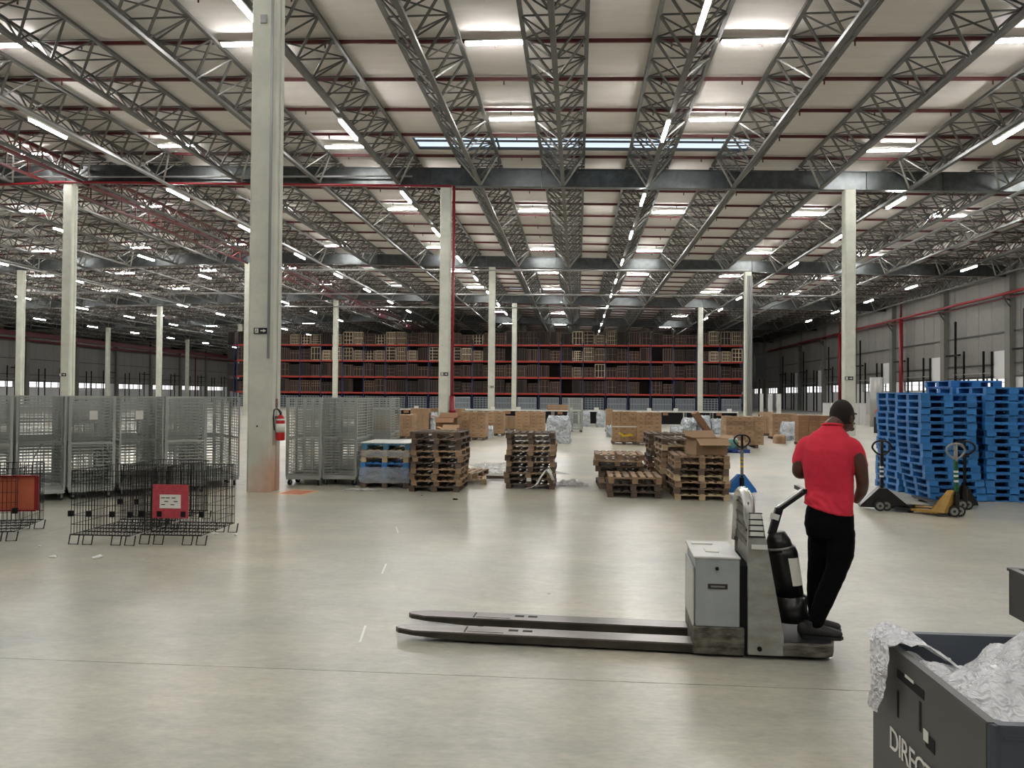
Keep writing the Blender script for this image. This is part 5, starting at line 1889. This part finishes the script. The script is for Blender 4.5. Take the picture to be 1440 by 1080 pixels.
# film heap inside
def heap(name, x0, x1, y0, y1, fn, label, m='film', res=64, z_lo=.35):
    b = MB()
    vs, fs = [], []
    for i in range(res + 1):
        for j in range(res + 1):
            x = x0 + (x1 - x0) * i / res
            y = y0 + (y1 - y0) * j / res
            z = fn(x, y)
            vs.append((x + .03 * noise.noise(Vector((x * 9, y * 9, 7))), y + .03 * noise.noise(Vector((x * 9, y * 9, 17))), z))
    for i in range(res):
        for j in range(res):
            a = i * (res + 1) + j
            fs.append((a, a + res + 1, a + res + 2, a + 1))
    b.add(vs, fs)
    o = b.build(name, m, smooth=True)
    return tag(o, label, 'plastic film')
def crease(x, y, s=1.0):
    v = 0
    for f_, a_ in ((3.2, .13), (7.5, .06), (17, .022)):
        P_ = Vector((x * f_ + .5 * noise.noise(Vector((x * 4, y * 4, 1))), y * f_, f_))
        v += a_ * (noise.voronoi(P_)[0][0] - .45)
    return v * s
    for k, (f_, a_) in enumerate(((5, .05), (11, .03), (23, .016), (47, .008))):
        v += a_ * (1 - 2 * abs(noise.noise(Vector((x * f_ + k * 3.1, y * f_ * .8 - x * f_ * .5, k * 5.0)))))
    return v * s
def fh(x, y):
    u = (x - cx0) / (cx1 - cx0)
    v = (y - cy0) / (cy1 - cy0)
    z = .70 + .08 * math.exp(-((u - .02) / .12) ** 2 - ((v - .85) / .2) ** 2)
    z += .33 * math.exp(-((u - .50) / .20) ** 2 - ((v - .55) / .30) ** 2)
    z += .10 * math.exp(-((u - .15) / .12) ** 2 - ((v - .35) / .2) ** 2)
    z += .12 * math.exp(-((u - .8) / .22) ** 2 - ((v - .8) / .18) ** 2)
    z -= .16 * math.exp(-((u - .22) / .13) ** 2 - ((v - .97) / .16) ** 2)
    z += crease(x, y, 1.0)
    edge = min(u, v, 1 - u, 1 - v)
    return min(z, .79 + max(0, edge) * 1.6)
heap('film_heap', cx0 + .045, cx1 - .045, cy0 + .045, cy1 - .045, fh, 'shiny heap of clear crumpled film filling the big charcoal crate', res=90)
# film tongue hanging over the far left rim
b = MB()
vs, fs = [], []
n1, n2 = 26, 16
for i in range(n1 + 1):
    s_ = i / n1
    # path over the rim and down outside
    path = [(.26, .74), (.12, .83), (.02, .845), (-.035, .82), (-.05, .72), (-.045, .60), (-.05, .50)]
    q = s_ * (len(path) - 1)
    k = min(int(q), len(path) - 2)
    fx = path[k][0] + (path[k + 1][0] - path[k][0]) * (q - k)
    fz = path[k][1] + (path[k + 1][1] - path[k][1]) * (q - k)
    wd = .34 * (1 - s_ * .82) + .03
    for j in range(n2 + 1):
        v = j / n2 - .5
        yy = cy1 - .20 + v * wd + .04 * sin(s_ * 7)
        nz_ = .03 * noise.noise(Vector((s_ * 9, v * 8, 2))) + .012 * noise.noise(Vector((s_ * 24, v * 22, 5)))
        vs.append((cx0 + fx - abs(nz_) * (1 if s_ > .4 else 0), yy, fz + (nz_ if s_ < .6 else nz_ * .3)))
for i in range(n1):
    for j in range(n2):
        a = i * (n2 + 1) + j
        fs.append((a, a + n2 + 1, a + n2 + 2, a + 1))
b.add(vs, fs)
tag(b.build('film_tongue', 'film', smooth=True), 'tongue of crumpled film hanging over the far corner of the charcoal crate', 'plastic film')
# small bin lying on the heap, cut by the frame
t = thing('storage_bin', 'small charcoal bin with white label resting on the film heap, cut by the frame', 'bin', (2.275, 3.62, .90), -.05)
w2, d2, h2 = .52, .42, .21
b = MB()
for s in (-1, 1):
    MB().box((s * w2 / 2, 0, h2 / 2), (.02, d2, h2)).build('side_wall', 'crate', t)
    MB().box((0, s * d2 / 2, h2 / 2), (w2 + .02, .02, h2)).build('end_wall', 'crate', t)
MB().box((0, 0, .01), (w2, d2, .02)).build('bottom', 'crate', t)
MB().box((-w2 / 2, 0, h2), (.035, d2 + .03, .014)).box((w2 / 2, 0, h2), (.035, d2 + .03, .014)).box((0, -d2 / 2, h2), (w2, .03, .014)).box((0, d2 / 2, h2), (w2, .03, .014)).build('rim', 'crate', t)
MB().box((-w2 / 2 - .012, -.02, h2 * .5), (.004, .09, .10)).box((-w2 / 2 + .045, -d2 / 2 - .012, h2 * .5), (.06, .004, .08)).build('label_sticker', 'paper', t)
